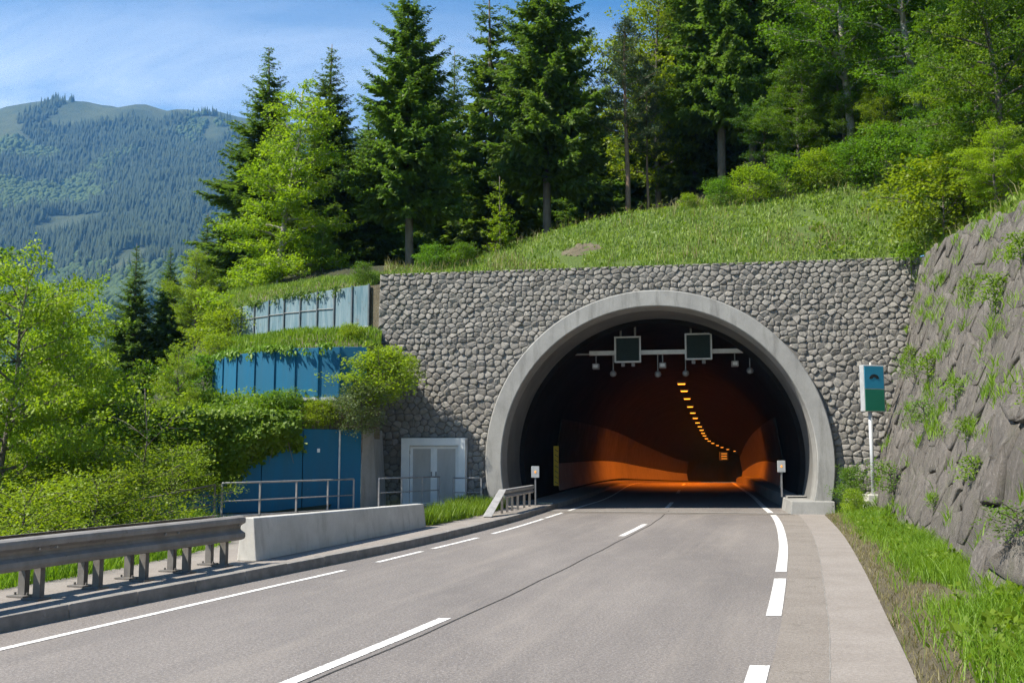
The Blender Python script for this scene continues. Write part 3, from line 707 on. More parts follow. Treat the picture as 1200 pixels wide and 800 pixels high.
# ------------------------------------------------------------------ plants
def unit(v): return v / np.maximum(1e-9, np.linalg.norm(v, axis=-1, keepdims=True))
def leaf_quads(P, D, Nn, L, Wd):
    """diamond leaves: P base, D direction, Nn rough normal, length and width per leaf"""
    D = unit(D); Sd = unit(np.cross(D, Nn)); L = L[:, None]; Wd = Wd[:, None]
    V = np.stack([P, P + D * L * .45 + Sd * Wd * .5, P + D * L, P + D * L * .45 - Sd * Wd * .5], 1)
    n = len(P); F = (np.arange(n) * 4)[:, None] + np.array([0, 1, 2, 3])[None]
    return V.reshape(-1, 3), F
class Foliage:
    def __init__(s): s.P = []; s.D = []; s.N = []; s.L = []; s.W = []
    def add(s, P, D, N, L, W): s.P.append(P); s.D.append(D); s.N.append(N); s.L.append(L); s.W.append(W)
    def mesh(s, name, m):
        V, F = leaf_quads(np.concatenate(s.P), np.concatenate(s.D), np.concatenate(s.N), np.concatenate(s.L), np.concatenate(s.W))
        return np_mesh(name, V, F, m)
def spruce(seed, H, Rm, base, m='spruce_needles', sparse=1.0, bark='bark', droop=.35, whorl=.42):
    g = np.random.default_rng(seed); fo = Foliage(); tr = MB()
    lean = g.uniform(-.02, .02, 2)
    tr.tube([(lean[0] * z, lean[1] * z, z) for z in np.linspace(-.6, H, 9)], [max(.015, .0135 * H * (1 - max(0, z) / H)**.9 + .01) for z in np.linspace(-.6, H, 9)], 8)
    z = base
    while z < H - .15:
        t_ = (z - base) / (H - base); nb = int((5 + 4 * (1 - t_)) * sparse) + 1; az0 = g.uniform(0, 6.28)
        for k in range(nb):
            az = az0 + 6.283 * k / nb + g.uniform(-.35, .35)
            L = max(.12, Rm * (1 - t_)**.85 * g.uniform(.6, 1.12) * (1 if t_ > .15 else .75 + t_ * 1.6))
            zz = z + g.uniform(-.18, .18); o = np.array([lean[0] * zz, lean[1] * zz, zz]); hd = np.array([math.cos(az), math.sin(az), 0])
            a0 = .35 * t_ - droop * (1 - t_) * .7 + g.uniform(-.1, .1)
            ns = max(4, int(L / .085)); q = np.linspace(.08, 1, ns)[:, None]
            dz = L * (a0 * q - droop * .55 * q**2 * (1 - t_ * .6) + .28 * q**3)
            P = o + hd * (q * L) + np.array([0, 0, 1]) * dz
            if L > .7: tr.tube([tuple(P[0]), tuple(P[ns // 2]), tuple(P[-1])], [.012 + .010 * L, .012, .005], 4, False)
            sd = np.array([-hd[1], hd[0], 0])
            for rep in range(4):
                sg = np.where(np.arange(ns) % 2 == 0, 1.0, -1.0)[:, None] * (1 if rep == 0 else -1)
                if rep >= 2: sg = g.uniform(-.5, .5, (ns, 1))
                wl_ = np.clip(.30 * (1.15 - q[:, 0]) * L, .10 - .05 * t_, .62) * g.uniform(.6, 1.25, ns)
                D = hd * g.uniform(.55, 1.1, (ns, 1)) + sd * sg * g.uniform(.6, 1.2, (ns, 1)) + np.array([0, 0, 1]) * g.uniform(-.75, .12, (ns, 1)) * (1.3 - .9 * t_)
                Nn = np.array([0, 0, 1]) + g.normal(0, .35, (ns, 3))
                Pp = P + g.normal(0, .035, (ns, 3))
                D = unit(D)
                for part in (0.0, .38, .68):     # a twig is three overlapping needle tufts
                    jj = D + g.normal(0, .28, (ns, 3))
                    fo.add(Pp + D * (wl_ * part)[:, None], jj, Nn + g.normal(0, .3, (ns, 3)), wl_ * .55 + .05, np.clip(wl_ * .34, .07 - .035 * t_, .17))
        z += whorl * g.uniform(.75, 1.2) * (.95 + .1 * t_)
    return tr.mesh('spruce_trunk', bark, True), fo.mesh('spruce_crown', m)
def pine(seed, H, Rm, base):
    g = np.random.default_rng(seed); fo = Foliage(); tr = MB()
    tr.tube([(.10 * math.sin(z * .5), .05 * math.cos(z * .7), z) for z in np.linspace(-.6, H * .97, 10)], [.012 * H * (1 - .8 * max(0, z) / H) for z in np.linspace(-.6, H * .97, 10)], 8)
    for i in range(46):
        t_ = (i + .5) / 46; z = base + (H - base) * t_; az = i * 2.4 + g.uniform(-.4, .4); L = Rm * (1 - t_**1.6) * g.uniform(.5, 1.1) + .2
        o = np.array([.1 * math.sin(z * .5), 0, z]); d = np.array([math.cos(az), math.sin(az), .25 + .3 * t_])
        e = o + d * L; tr.tube([tuple(o), tuple((o + e) / 2 - np.array([0, 0, .05 * L])), tuple(e)], [.03, .02, .01], 4, False)
        for q in np.linspace(.35, 1, max(3, int(L / .3))):
            c_ = o + d * L * q + g.normal(0, .12, 3); n = 70
            D = unit(g.normal(0, 1, (n, 3)) * np.array([1, 1, .6]) + np.array([0, 0, .35]))
            fo.add(c_ + D * g.uniform(.02, .22, (n, 1)), D, g.normal(0, 1, (n, 3)), g.uniform(.14, .26, n), g.uniform(.03, .06, n))
    return tr.mesh('pine_trunk', 'pine_bark', True), fo.mesh('pine_crown', 'pine_needles')
def broadleaf(seed, H, Rm, base, m, limbs=22, leaf=.15, per=22, bark='bark', peak=.42, flat=.22, up=.5, trunk=.018, wander=.02):
    g = np.random.default_rng(seed); fo = Foliage(); tr = MB()
    zs = np.linspace(0, H * .93, 8); off = np.cumsum(g.normal(0, wander * H, (8, 2)), 0) * (zs / H)[:, None]
    tr.tube([(off[i, 0], off[i, 1], zs[i] - (.6 if i == 0 else 0)) for i in range(8)], [max(.012, trunk * H * (1 - .88 * zs[i] / H)) for i in range(8)], 8)
    for i in range(limbs):
        t_ = (i + .5) / limbs; z = base + (H * .93 - base) * t_; az = i * 2.39996 + g.uniform(-.5, .5)
        o = np.array([np.interp(z, zs, off[:, 0]), np.interp(z, zs, off[:, 1]), z])
        pr = (t_ / peak)**.6 if t_ < peak else ((1 - t_) / (1 - peak))**.75
        L = Rm * (.22 + .78 * max(0, pr)) * g.uniform(.7, 1.15)
        el = up * (.45 + .9 * t_) * g.uniform(.6, 1.3); hd = np.array([math.cos(az), math.sin(az), 0])
        q = np.linspace(0, 1, 5)[:, None]
        C = o + hd * q * L * math.cos(el * .8) + np.array([0, 0, 1]) * (L * math.sin(el) * q - .12 * L * q**2) + g.normal(0, .05, (5, 3)) * q * L * .5
        tr.tube([tuple(c_) for c_ in C], [max(.008, trunk * H * .40 * (1 - t_ * .6) * (1 - .85 * k)) for k in q[:, 0]], 5, False)
        nt = int(L / min(.30, .1 + Rm * .12)) + 3
        for k in range(nt):
            s_ = .22 + .78 * (k + g.uniform(0, 1)) / nt; f_ = s_ * 4; i0 = min(3, int(f_)); p = C[i0] + (C[i0 + 1] - C[i0]) * (f_ - i0)
            side = 1 if k % 2 else -1; a2 = az + side * g.uniform(.5, 1.2); tl_ = L * .42 * (1.15 - .6 * s_) * g.uniform(.5, 1.1)
            d2 = np.array([math.cos(a2), math.sin(a2), g.uniform(-.15, .5)])
            if tl_ > .5: tr.tube([tuple(p), tuple(p + d2 * tl_)], [.012, .005], 3, False)
            nc = max(1, int(tl_ / .28))
            for c2 in range(nc):
                cc = p + d2 * tl_ * ((c2 + 1) / nc) + g.normal(0, .10, 3) * min(1, .2 + Rm * .5); rc = g.uniform(.24, .42) * min(1, .25 + Rm * .5); n = int(per * g.uniform(.6, 1.3))
                ang = g.uniform(0, 6.283, n); rd = rc * np.sqrt(g.random(n)); tilt = g.normal(0, .22, 2)
                X, Y = np.cos(ang) * rd, np.sin(ang) * rd
                P = cc + np.stack([X, Y, X * tilt[0] + Y * tilt[1] + g.normal(0, flat * .32 * min(1, .2 + Rm * .5), n) - rd * .18], -1)
                D = np.stack([np.cos(ang), np.sin(ang), g.uniform(-.7, .15, n)], -1) + g.normal(0, .5, (n, 3)) + d2 * .5
                ll = leaf * g.uniform(.65, 1.25, n)
                fo.add(P, D, np.array([0, 0, 1]) + g.normal(0, .42, (n, 3)), ll, ll * .62)
    return tr.mesh('tree_trunk', bark, True), fo.mesh('tree_crown', m)

K = {}
K['spruce_a'] = (spruce(1, 16, 3.6, 1.0, whorl=.36), 16, 3.6)
K['spruce_b'] = (spruce(2, 16, 3.3, .5, droop=.42, whorl=.36), 16, 3.3)
K['spruce_c'] = (spruce(3, 16, 3.4, 3.2, sparse=.62, droop=.45, whorl=.5), 16, 3.4)
K['spruce_d'] = (spruce(4, 16, 4.0, 3.4, sparse=1.0, droop=.34, whorl=.38), 16, 4.0)
K['young_spruce'] = (spruce(5, 4, 1.2, .3, 'bright_leaves', sparse=.55, droop=.1, whorl=.42), 4, 1.2)
K['pine'] = (pine(6, 14, 2.4, 5.2), 14, 2.4)
K['bright'] = (broadleaf(11, 14, 4.3, .3, 'bright_leaves', 58, .16, 34, 'pale_bark', .14, up=.32), 14, 4.3)
K['bright_b'] = (broadleaf(12, 9, 4.0, .7, 'bright_leaves', 40, .14, 32, 'bark', .38), 9, 4.0)
K['green'] = (broadleaf(13, 13, 4.6, 2.6, 'green_leaves', 40, .14, 32, 'pale_bark', .38), 13, 4.6)
K['green_b'] = (broadleaf(14, 11, 4.6, .6, 'green_leaves', 42, .15, 32, 'bark', .33), 11, 4.6)
K['dark'] = (broadleaf(15, 13, 4.8, .9, 'dark_leaves', 42, .15, 32, 'bark', .42), 13, 4.8)
K['near'] = (broadleaf(31, 9, 4.0, .6, 'bright_leaves', 46, .125, 44, 'bark', .38), 9, 4.0)
K['bush_near'] = (broadleaf(32, 2.2, 1.6, .1, 'bright_leaves', 34, .055, 60, 'bark', .30, trunk=.012, up=.6), 2.2, 1.6)
K['sapling'] = (broadleaf(16, 5, 1.9, .8, 'bright_leaves', 18, .11, 16, 'bark', .40, trunk=.009, up=.7), 5, 1.9)
K['bush'] = (broadleaf(17, 2.2, 1.5, .1, 'green_leaves', 30, .10, 40, 'bark', .30, trunk=.012, up=.7), 2.2, 1.5)
K['bush_bright'] = (broadleaf(18, 2.0, 1.5, .1, 'bright_leaves', 30, .10, 40, 'bark', .30, trunk=.012, up=.6), 2.0, 1.5)
K['bush_silver'] = (broadleaf(19, 1.8, 1.2, .1, 'silver_leaves', 30, .08, 40, 'bark', .35, trunk=.012, up=.7), 1.8, 1.2)
K['plant'] = (broadleaf(20, .7, .5, .02, 'lush_grass', 14, .075, 10, 'lush_grass', .35, trunk=.008, up=.9), .7, .5)
K['plant_b'] = (broadleaf(21, .6, .6, .02, 'green_leaves', 16, .055, 14, 'bark', .4, trunk=.008, up=.5), .6, .6)

def plant(kind, u, Y, top=None, H=None, label='', cat='tree', group=None, wide=1.0, z=None, lean=(0, 0), name=None, x=None):
    """stand a tree or shrub on the slope at depth Y; top is the height in sight-line pixels, else H metres"""
    (tm, cm), h0, r0 = K[kind]
    x = px(u, Y) if x is None else x
    z0 = gz(x, Y) if z is None else z
    if H is None: H = max(.6, 1.8 + (530 - top) / 1150 * Y - z0)
    sc = H / h0
    t_ = thing(name or {'tree': 'tree', 'shrub': 'shrub', 'plant': 'wild_plant'}.get(cat, cat), label, cat, (x, Y, z0), rnd.uniform(0, 6.28), group)
    t_.rotation_euler = (lean[0], lean[1], t_.rotation_euler[2])
    w = sc * wide
    t_.scale = (w, w, sc)
    link('trunk' if cat == 'tree' else 'stem', tm, None, t_); link('crown' if cat == 'tree' else 'foliage', cm, None, t_)
    return t_
G1, G2, G3 = 'conifers on the slope above the tunnel', 'broadleaf trees on the slope above the tunnel', 'trees on the valley side left of the road'
T = lambda *a, **k: plant(*a, **k)
# conifers above the wall, left to right
T('spruce_d', 478, 42, -75, label='tall spruce with bare lower trunk above the left end of the stone wall', group=G1, name='spruce_tree', wide=1.0)
T('spruce_b', 375, 47, 34, label='slim dark spruce against the sky, right of the bright leafy tree', group=G1, name='spruce_tree', wide=1.45)
T('spruce_a', 312, 50, 40, label='dark spruce whose tip rises behind the bright leafy tree', group=G1, name='spruce_tree', wide=1.5)
T('spruce_c', 578, 50, -60, label='sparse thin-branched spruce left of the thick one, sky through its top', group=G1, name='spruce_tree', wide=1.1)
T('spruce_d', 642, 45, -170, label='broad dark spruce with visible grey trunk behind the grassy crest', group=G1, name='spruce_tree', wide=.85)
T('spruce_b', 528, 52, 45, label='shorter dark spruce filling the gap right of the bare-trunked spruce', group=G1, name='spruce_tree', wide=1.0)
T('spruce_a', 425, 50, 110, label='low dark spruce left of the bare-trunked spruce', group=G1, name='spruce_tree', wide=1.35)
T('spruce_b', 694, 55, 85, label='dark spruce in shade between the broad spruce and the tall pine', group=G1, name='spruce_tree', wide=1.4)
T('pine', 738, 44, 5, label='tall pine with long bare reddish trunk behind the crest', group=G1, name='pine_tree', wide=1.15)
T('pine', 763, 45, 60, label='thin pine with slim bare trunk just right of the tall pine', group=G1, name='pine_tree', wide=.8)
T('spruce_b', 818, 50, -200, label='dense dark spruce left of the spruce cluster above the tunnel crown', group=G1, name='spruce_tree', wide=1.0)
T('spruce_d', 852, 46, -260, label='tall spruce at the centre of the dense cluster above the tunnel', group=G1, name='spruce_tree', wide=.8)
T('spruce_d', 890, 45, -240, label='spruce with brown trunk showing at the right of the dense cluster', group=G1, name='spruce_tree', wide=.8)
T('spruce_b', 930, 49, -240, label='shaded spruce beside the first broadleaf tree on the right', group=G1, name='spruce_tree', wide=1.0)
bk = [(400, 62, 215), (455, 60, 165), (505, 64, 150), (555, 60, 120), (610, 62, 90), (665, 60, 100), (715, 62, 95), (760, 58, 60), (800, 60, -60), (845, 60, -90), (900, 58, -120), (950, 57, -150), (1000, 56, -150), (1050, 55, -150), (1100, 54, -150), (1150, 52, -150), (1210, 50, -150)]
bl_ = ['leftmost spruce of the shaded back row, behind the slim dark spruce', 'shaded back-row spruce just left of the tall bare-trunked spruce', 'shaded back-row spruce just right of the tall bare-trunked spruce',
    'shaded back-row spruce left of the sparse thin-branched spruce', 'shaded back-row spruce between the sparse and the broad spruce', 'shaded back-row spruce right behind the broad grey-trunked spruce',
    'shaded back-row spruce left of the tall pine', 'shaded back-row spruce behind the thin pine', 'shaded back-row spruce behind the left edge of the dense cluster', 'shaded back-row spruce behind the centre of the dense cluster',
    'shaded back-row spruce behind the right edge of the dense cluster', 'shaded back-row spruce left of the pale leaning trunk', 'shaded back-row spruce behind the pale leaning trunk', 'shaded back-row spruce right of the pale leaning trunk',
    'shaded back-row spruce behind the overhanging leafy tree', 'shaded back-row spruce near the top right corner', 'rightmost spruce of the shaded back row, at the frame edge']
for i, (u, Y, top) in enumerate(bk):
    T(('spruce_a', 'spruce_b')[i % 2], u, Y, top, label=bl_[i], group='shaded spruces of the forest back row', name='spruce_tree', wide=1.7 if u < 790 else 1.25)
# broadleaves above the wall
T('bright', 322, 42, 70, label='big bright yellow-green tree with pale trunk above the faded blue panels', group=G2, wide=.8, z=5.6)
T('bright_b', 775, 50, -60, label='yellow-green broadleaf crown rising behind the pines', group=G2, wide=.75)
T('green', 1012, 40, -160, label='broadleaf tree with pale leaning trunk on the right slope', group=G2, lean=(0, -.05), wide=.9)
T('dark', 968, 47, -140, label='dark leafy tree left of the pale leaning trunk', group=G2, wide=.9)
T('dark', 1062, 46, -180, label='dark leafy tree right of the pale leaning trunk', group=G2, wide=.9)
T('dark', 1125, 43, -200, label='deep green tree in the shade near the top right', group=G2, wide=.9)
T('green', 1095, 37, -200, label='tall leafy tree overhanging the upper right slope', group=G2, wide=.9)
T('green_b', 1195, 27, -120, label='fresh green tree at the right edge above the rock slope', group=G2, wide=.8)
T('green_b', 945, 41.5, 40, label='mid-height leafy tree at the foot of the shaded spruces', group=G2, wide=.85)
T('green_b', 1000, 40.5, 60, label='leafy tree filling the gap behind the pale leaning trunk', group=G2, wide=.8)
T('bright_b', 1050, 38.5, 60, label='yellow-green low tree on the slope right of the pale trunk', group=G2, wide=.7)
T('green_b', 1120, 36, -20, label='green tree with branches down to the herbs on the right slope', group=G2, wide=.8)
T('bright_b', 1160, 32, -10, label='bright leafy tree near the top right corner', group=G2, wide=.7)
T('dark', 905, 43.5, 60, label='dark low-branched tree under the spruce cluster', group=G2, wide=.8)
# valley side
T('near', 0, 19, 285, label='bright leafy tree at the left edge behind the guardrail', group=G3, wide=.62)
T('near', 62, 25, 318, label='bright rounded tree right of the left-edge tree', group=G3, wide=.72)
T('green_b', -30, 26, 270, label='taller green tree cut by the left frame edge', group=G3)
T('dark', 95, 33, 400, label='shaded leafy tree between the bright tree and the dark conifers', group=G3, wide=1.0)
T('spruce_b', 155, 52, 283, label='pointed dark spruce standing clear against the mountain on the left', group=G3, name='spruce_tree', wide=1.25)
T('spruce_a', 196, 53, 288, label='dark spruce just right of the pointed one on the left', group=G3, name='spruce_tree', wide=1.25)
T('spruce_b', 234, 54, 245, label='dark spruce half hidden behind the bright tree on the left', group=G3, name='spruce_tree', wide=1.25)
T('spruce_a', 118, 60, 385, label='low distant spruce left of the pointed one', group=G3, name='spruce_tree', wide=.9)
T('dark', 150, 40, 455, label='shaded broadleaf tree below the pointed spruce', group=G3, wide=.9)
T('green_b', 195, 37, 430, label='green tree below the dark spruces, left of the blue panels', group=G3, wide=.9)
T('sapling', 172, 21, 440, label='slender sapling with open crown behind the pipe railing', group=G3, wide=1.0)
T('near', 212, 29, 400, label='bright bushy tree left of the lowest blue panels', group=G3, wide=.6)
T('bright_b', 226, 43, 285, label='leafy tree at the left foot of the faded blue panels', group=G3, wide=.65)
T('green_b', 375, 41, 255, label='leafy green tree behind the right end of the faded blue panels', group=G3, wide=.75)
T('bush_near', 120, 18, 555, label='low bright bush left of the slender sapling', cat='shrub', group='shrubs left of the road', wide=1.2)
T('bush_near', 205, 24, 525, label='leafy bush at the left end of the lower blue wall', cat='shrub', group='shrubs left of the road', wide=1.0)
T('bush_near', 35, 15.5, 570, label='bright bush behind the near part of the guardrail', cat='shrub', group='shrubs left of the road', wide=1.3)
T('bush_near', 90, 20, 530, label='green bush under the bright rounded tree', cat='shrub', group='shrubs left of the road', wide=1.2)
# crest shrubs and young trees
SG = 'shrubs on the slope above the tunnel'
T('young_spruce', 586, 37, 200, label='light green young spruce alone on the crest', cat='tree', group=G1, name='spruce_tree')
for u, Y, top, kd, lab in ((540, 35.5, 283, 'bush', 'small bright bush on the crest above the left part of the wall'), (505, 36, 285, 'bush', 'dark bush at the foot of the bare-trunked spruce'),
    (812, 37.5, 225, 'bush_bright', 'bright bush at the left end of the shrub row on the crest'),
    (850, 37.3, 205, 'bush', 'second shrub of the crest row, under the spruce cluster'), (890, 37, 190, 'bush_bright', 'tallest bright shrub of the crest row'),
    (928, 37, 178, 'bush', 'broad shrub of the crest row left of the pale trunk'), (968, 36.5, 172, 'bush_bright', 'bright shrub just below the pale leaning trunk'),
    (1008, 36, 160, 'bush', 'shaded shrub right of the pale leaning trunk'), (1052, 35, 140, 'bush', 'dark shrub under the overhanging tree'),
    (1095, 34, 130, 'green_b', 'bright shrub high on the right grass slope'), (1140, 30, 105, 'green_b', 'shrub above the rock slope near the right edge'), (1180, 25, 130, 'bright_b', 'bright shrub on top of the rock slope at the right edge'),
    (1115, 29, 175, 'bush_bright', 'low bright shrub above the corner of rock slope and wall')):
    T(kd, u, Y, top, label=lab, cat='shrub', group=SG, wide=1.05)

# ------------------------------------------------------------------ blue panel walls on the left
def wall_line(us, Ys): return [Vector((px(u, Y), Y, 0)) for u, Y in zip(us, Ys)]
mu = [430, 397, 372, 345, 321, 298, 277, 261, 250]; mY = [29.2, 29.05, 29.1, 29.3, 29.6, 30.1, 30.8, 31.6, 32.5]
mid = wall_line(mu, mY)
uu = [431, 411, 390, 370, 350, 331, 313, 296, 280, 268]; uY = [32.7, 33.1, 33.6, 34.1, 34.7, 35.3, 36.0, 36.8, 37.5, 38.3]
upr = wall_line(uu, uY)
low = [Vector(q) for q in ((-4.42, 29.0, 0), (-5.02, 28.72, 0), (-5.98, 28.25, 0), (-7.0, 27.65, 0), (-8.0, 27.05, 0), (-9.0, 26.5, 0), (-10.0, 26.0, 0))]
def panel_between(a, b_, z0, z1, th, name, m, par, gap=.012, rib=True):
    d = (b_ - a); L = d.length; d.normalize(); nn = Vector((d.y, -d.x, 0))
    if nn.y > 0: nn = -nn
    p0, p1 = a + d * gap, b_ - d * gap; za, zb = z0 if isinstance(z0, tuple) else (z0, z0), z1 if isinstance(z1, tuple) else (z1, z1)
    P = [p0 + UP * za[0], p1 + UP * za[1], p1 - nn * th + UP * za[1], p0 - nn * th + UP * za[0], p0 + UP * zb[0], p1 + UP * zb[1], p1 - nn * th + UP * zb[1], p0 - nn * th + UP * zb[0]]
    return local(MB().hexa(P).build(name, m, None, bevel=.006), par), nn
def bar(a, b_, w, h, name, m, par):
    a, b_ = Vector(a), Vector(b_); d = (b_ - a); L = d.length; q = d.to_track_quat('X', 'Z').to_matrix()
    return local(MB().box((a + b_) / 2, (L, w, h), q).build(name, m, None, bevel=.004), par)
# middle tier
mt = thing('panel_wall', 'curved saturated blue sheet-panel wall of the middle terrace', 'wall', mid[0])
for i in range(len(mid) - 1):
    o, nn = panel_between(mid[i], mid[i + 1], 3.42, 4.93 - .012 * i, .06, 'panel', 'blue_panel', mt)
    pst = mid[i + 1] + nn * .02
    local(MB().box(pst + UP * 4.17, (.035, .05, 1.5), Matrix.Rotation(math.atan2(nn.y, nn.x) + R(90), 3, 'Z')).build('post', 'blue_panel', None), mt)
    bar(mid[i] + nn * .05 + UP * 3.37, mid[i + 1] + nn * .05 + UP * 3.37, .16, .09, 'bottom_rail', 'light_metal', mt)
# upper tier
ut = thing('panel_wall', 'weathered pale blue panel fence on the top terrace', 'fence', upr[0])
n = len(upr) - 1
for i in range(n):
    k0, k1 = i / n, (i + 1) / n; zb0, zb1 = 6.02 + .18 * k0, 6.02 + .18 * k1; zt0, zt1 = 7.42 - .04 * k0, 7.42 - .04 * k1
    o, nn = panel_between(upr[i], upr[i + 1], (zb0, zb1), (zt0, zt1), .04, 'panel', 'faded_panel', ut, .02)
    bar(upr[i] + nn * .03 + UP * (zb0 - .04), upr[i + 1] + nn * .03 + UP * (zb1 - .04), .07, .07, 'bottom_rail', 'light_metal', ut)
    if 1 < i < 8: bar(upr[i] + nn * .025 + UP * (zb0 + .68), upr[i + 1] + nn * .025 + UP * (zb1 + .70), .025, .025, 'middle_rail', 'galvanised', ut)
    local(MB().box(upr[i] + nn * .02 + UP * (zb0 + zt0) / 2, (.055, .06, zt0 - zb0 + .06), Matrix.Rotation(math.atan2(nn.y, nn.x) + R(90), 3, 'Z')).build('post', 'dark_frame', None), ut)
for q in (upr[0] + Vector((-.1, .0, 0)), upr[1]):
    local(MB().box(q + UP * 5.6, (.08, .08, .8)).build('leg', 'galvanised', None), ut)
# lower wall with the two tall blue leaves and the concrete cheek
lt = thing('panel_wall', 'deep blue lower panel wall with two tall door leaves and concrete cheek', 'wall', low[0])
for i in range(len(low) - 1):
    o, nn = panel_between(low[i], low[i + 1], .16, 2.47, .06, 'door_leaf' if i < 2 else 'panel', 'blue_panel', lt)
    if i == 0: local(MB().box(low[1] + nn * .02 + UP * 1.3, (.045, .05, 2.32)).build('joint_strip', 'light_metal', None), lt)
    if i == 1: local(MB().box(low[1] * .42 + low[2] * .58 + nn * .012 + UP * 1.86, (.085, .012, .11)).build('plate', 'white_enamel', None), lt)
local(MB().hexa([Vector(q) for q in ((-4.42, 28.98, -.1), (-3.98, 29.6, -.1), (-3.98, 31.6, -.1), (-4.6, 31.6, -.1), (-4.42, 28.98, 2.5), (-4.16, 29.4, 2.5), (-4.16, 31.6, 2.5), (-4.6, 31.6, 2.5))]).build('cheek', 'concrete', None, bevel=.02), lt)
# banks of earth between the tiers
def resample(P, n, z):
    d = [0]
    for i in range(len(P) - 1): d.append(d[-1] + (P[i + 1] - P[i]).length)
    out = []
    for k in range(n):
        s = d[-1] * k / (n - 1); j = min(len(P) - 2, max(0, int(np.searchsorted(d, s)) - 1)); q = (s - d[j]) / max(1e-6, d[j + 1] - d[j]); v = P[j].lerp(P[j + 1], q)
        out.append(Vector((v.x, v.y, z[0] + (z[1] - z[0]) * k / (n - 1))))
    return out
NB = 26
banks = []
rt = Vector((.30, .75, 0))
def bank(A, za, B, zb, name):
    a, b_ = resample(A, NB, za), resample(B, NB, zb); rows = []
    for q in np.linspace(0, 1, 7):
        rows.append([p.lerp(r_, float(q)) + UP * (.30 * math.sin(math.pi * q) * (.4 + float(fbm(p.x * 1.3, q * 3, 3, 8))) - (.03 if q in (0, 1) else 0)) for p, r_ in zip(a, b_)])
    o = MB().loft(rows); banks.append((list(o.v), list(o.f))); o = o.build(name, 'soil', smooth=True); o['kind'] = 'structure'; return o
bank([p + Vector((0, .06, 0)) for p in [low[0] + rt] + low], (2.46, 2.46), [mid[0] + rt] + mid + [Vector((-10.9, 33.6, 0))], (3.34, 3.34), 'terrace_bank')
bank([p + Vector((0, .07, 0)) for p in [mid[0] + rt] + mid], (4.93, 4.80), [upr[0] + rt] + upr, (5.80, 6.05), 'terrace_bank')
bank([p + Vector((0, .06, 0)) for p in [upr[0] + rt] + upr], (7.34, 7.26), [Vector((-4.2, 34.6, 0)), Vector((-5.0, 34.9, 0)), Vector((-8, 37.4, 0)), Vector((-12.4, 42.0, 0))], (7.9, 8.6), 'terrace_bank')
MB().loft([[mid[0] + rt + UP * z for z in (2.2, 4.95)], [mid[0] + UP * z for z in (2.2, 4.95)], ]).build('terrace_bank', 'soil')['kind'] = 'structure'
MB().loft([[Vector((-4.42, 32.5, z)) for z in (4.6, 7.4)], [upr[0] + Vector((0, .1, 0)) + UP * z for z in (4.6, 7.4)], [upr[2] + Vector((0, .1, 0)) + UP * z for z in (4.6, 5.9)]]).build('terrace_bank', 'soil')['kind'] = 'structure'

# leaf masses that clothe the banks
def leaf_mass(name, faces_vf, n, leaf, m, thick, g, filt=None, drop=.2, lift=0.0, clump=1.1):
    V, F = faces_vf; V = np.array([tuple(v) for v in V]); Q = np.array([f for f in F if len(f) == 4])
    ar = np.linalg.norm(np.cross(V[Q[:, 2]] - V[Q[:, 0]], V[Q[:, 3]] - V[Q[:, 1]]), axis=1)
    i = g.choice(len(Q), n, p=ar / ar.sum()); a, b_ = g.random((n, 1)), g.random((n, 1)); q = Q[i]
    P = (V[q[:, 0]] * (1 - a) + V[q[:, 1]] * a) * (1 - b_) + (V[q[:, 3]] * (1 - a) + V[q[:, 2]] * a) * b_
    den = fbm(P[:, 0] * clump, P[:, 1] * clump + P[:, 2], 3, 55)
    if filt is not None: k = filt(P, den, g); P = P[k]; den = den[k]
    n = len(P); P = P + np.array([0, 0, 1]) * (lift + thick * g.random((n, 1))**1.3 * (den[:, None] * 1.8 - .15).clip(.1)) + g.normal(0, .05, (n, 3))
    D = g.normal(0, 1, (n, 3)) * np.array([1, 1, .6]) + np.array([0, -.3, .25]); L = leaf * g.uniform(.6, 1.3, n)
    V, F = leaf_quads(P, D, np.array([-.1, -.5, 1.0]) + g.normal(0, .5, (n, 3)), L, L * .6)
    return link(name, np_mesh(name, V, F, m))
def blades(name, P, h, w, m, g, lean=.35, parent=None):
    """grass: each blade a narrow bent pair of triangles"""
    n = len(P); az = g.uniform(0, 6.283, n); H = h * g.uniform(.5, 1.35, n) * (.55 + 1.1 * fbm(P[:, 0] * 1.6, P[:, 1] * 1.6, 3, 29)); W_ = w * g.uniform(.6, 1.3, n)
    d = np.stack([np.cos(az), np.sin(az), np.zeros(n)], -1); fa = g.uniform(0, 6.283, n); f = np.stack([np.cos(fa), np.sin(fa), np.zeros(n)], -1)
    b1 = P - f * W_[:, None] / 2; b2 = P + f * W_[:, None] / 2; ln = (lean * g.uniform(.2, 1.5, n) * H)[:, None]
    md = P + d * ln * .35 + np.array([0, 0, 1]) * (H * .6)[:, None]; tip = P + d * ln + np.array([0, 0, 1]) * H[:, None]
    V = np.stack([b1, b2, md + f * W_[:, None] * .38, md - f * W_[:, None] * .38, tip], 1).reshape(-1, 3)
    o = (np.arange(n) * 5)[:, None]; F = np.concatenate([o + np.array([0, 1, 2]), o + np.array([0, 2, 3]), o + np.array([3, 2, 4])])
    return link(name, np_mesh(name, V, F, m), None, parent)
def scatter(VF, n, g, filt=None):
    V, F = VF; V = np.array([tuple(v) for v in V]); Q = np.array([f for f in F if len(f) == 4])
    ar = np.linalg.norm(np.cross(V[Q[:, 2]] - V[Q[:, 0]], V[Q[:, 3]] - V[Q[:, 1]]), axis=1)
    if filt is not None: ar = ar * filt(V[Q].mean(1))
    i = g.choice(len(Q), n, p=ar / ar.sum()); a, b_ = g.random((n, 1)), g.random((n, 1)); q = Q[i]
    return (V[q[:, 0]] * (1 - a) + V[q[:, 1]] * a) * (1 - b_) + (V[q[:, 3]] * (1 - a) + V[q[:, 2]] * a) * b_
g = np.random.default_rng(42)
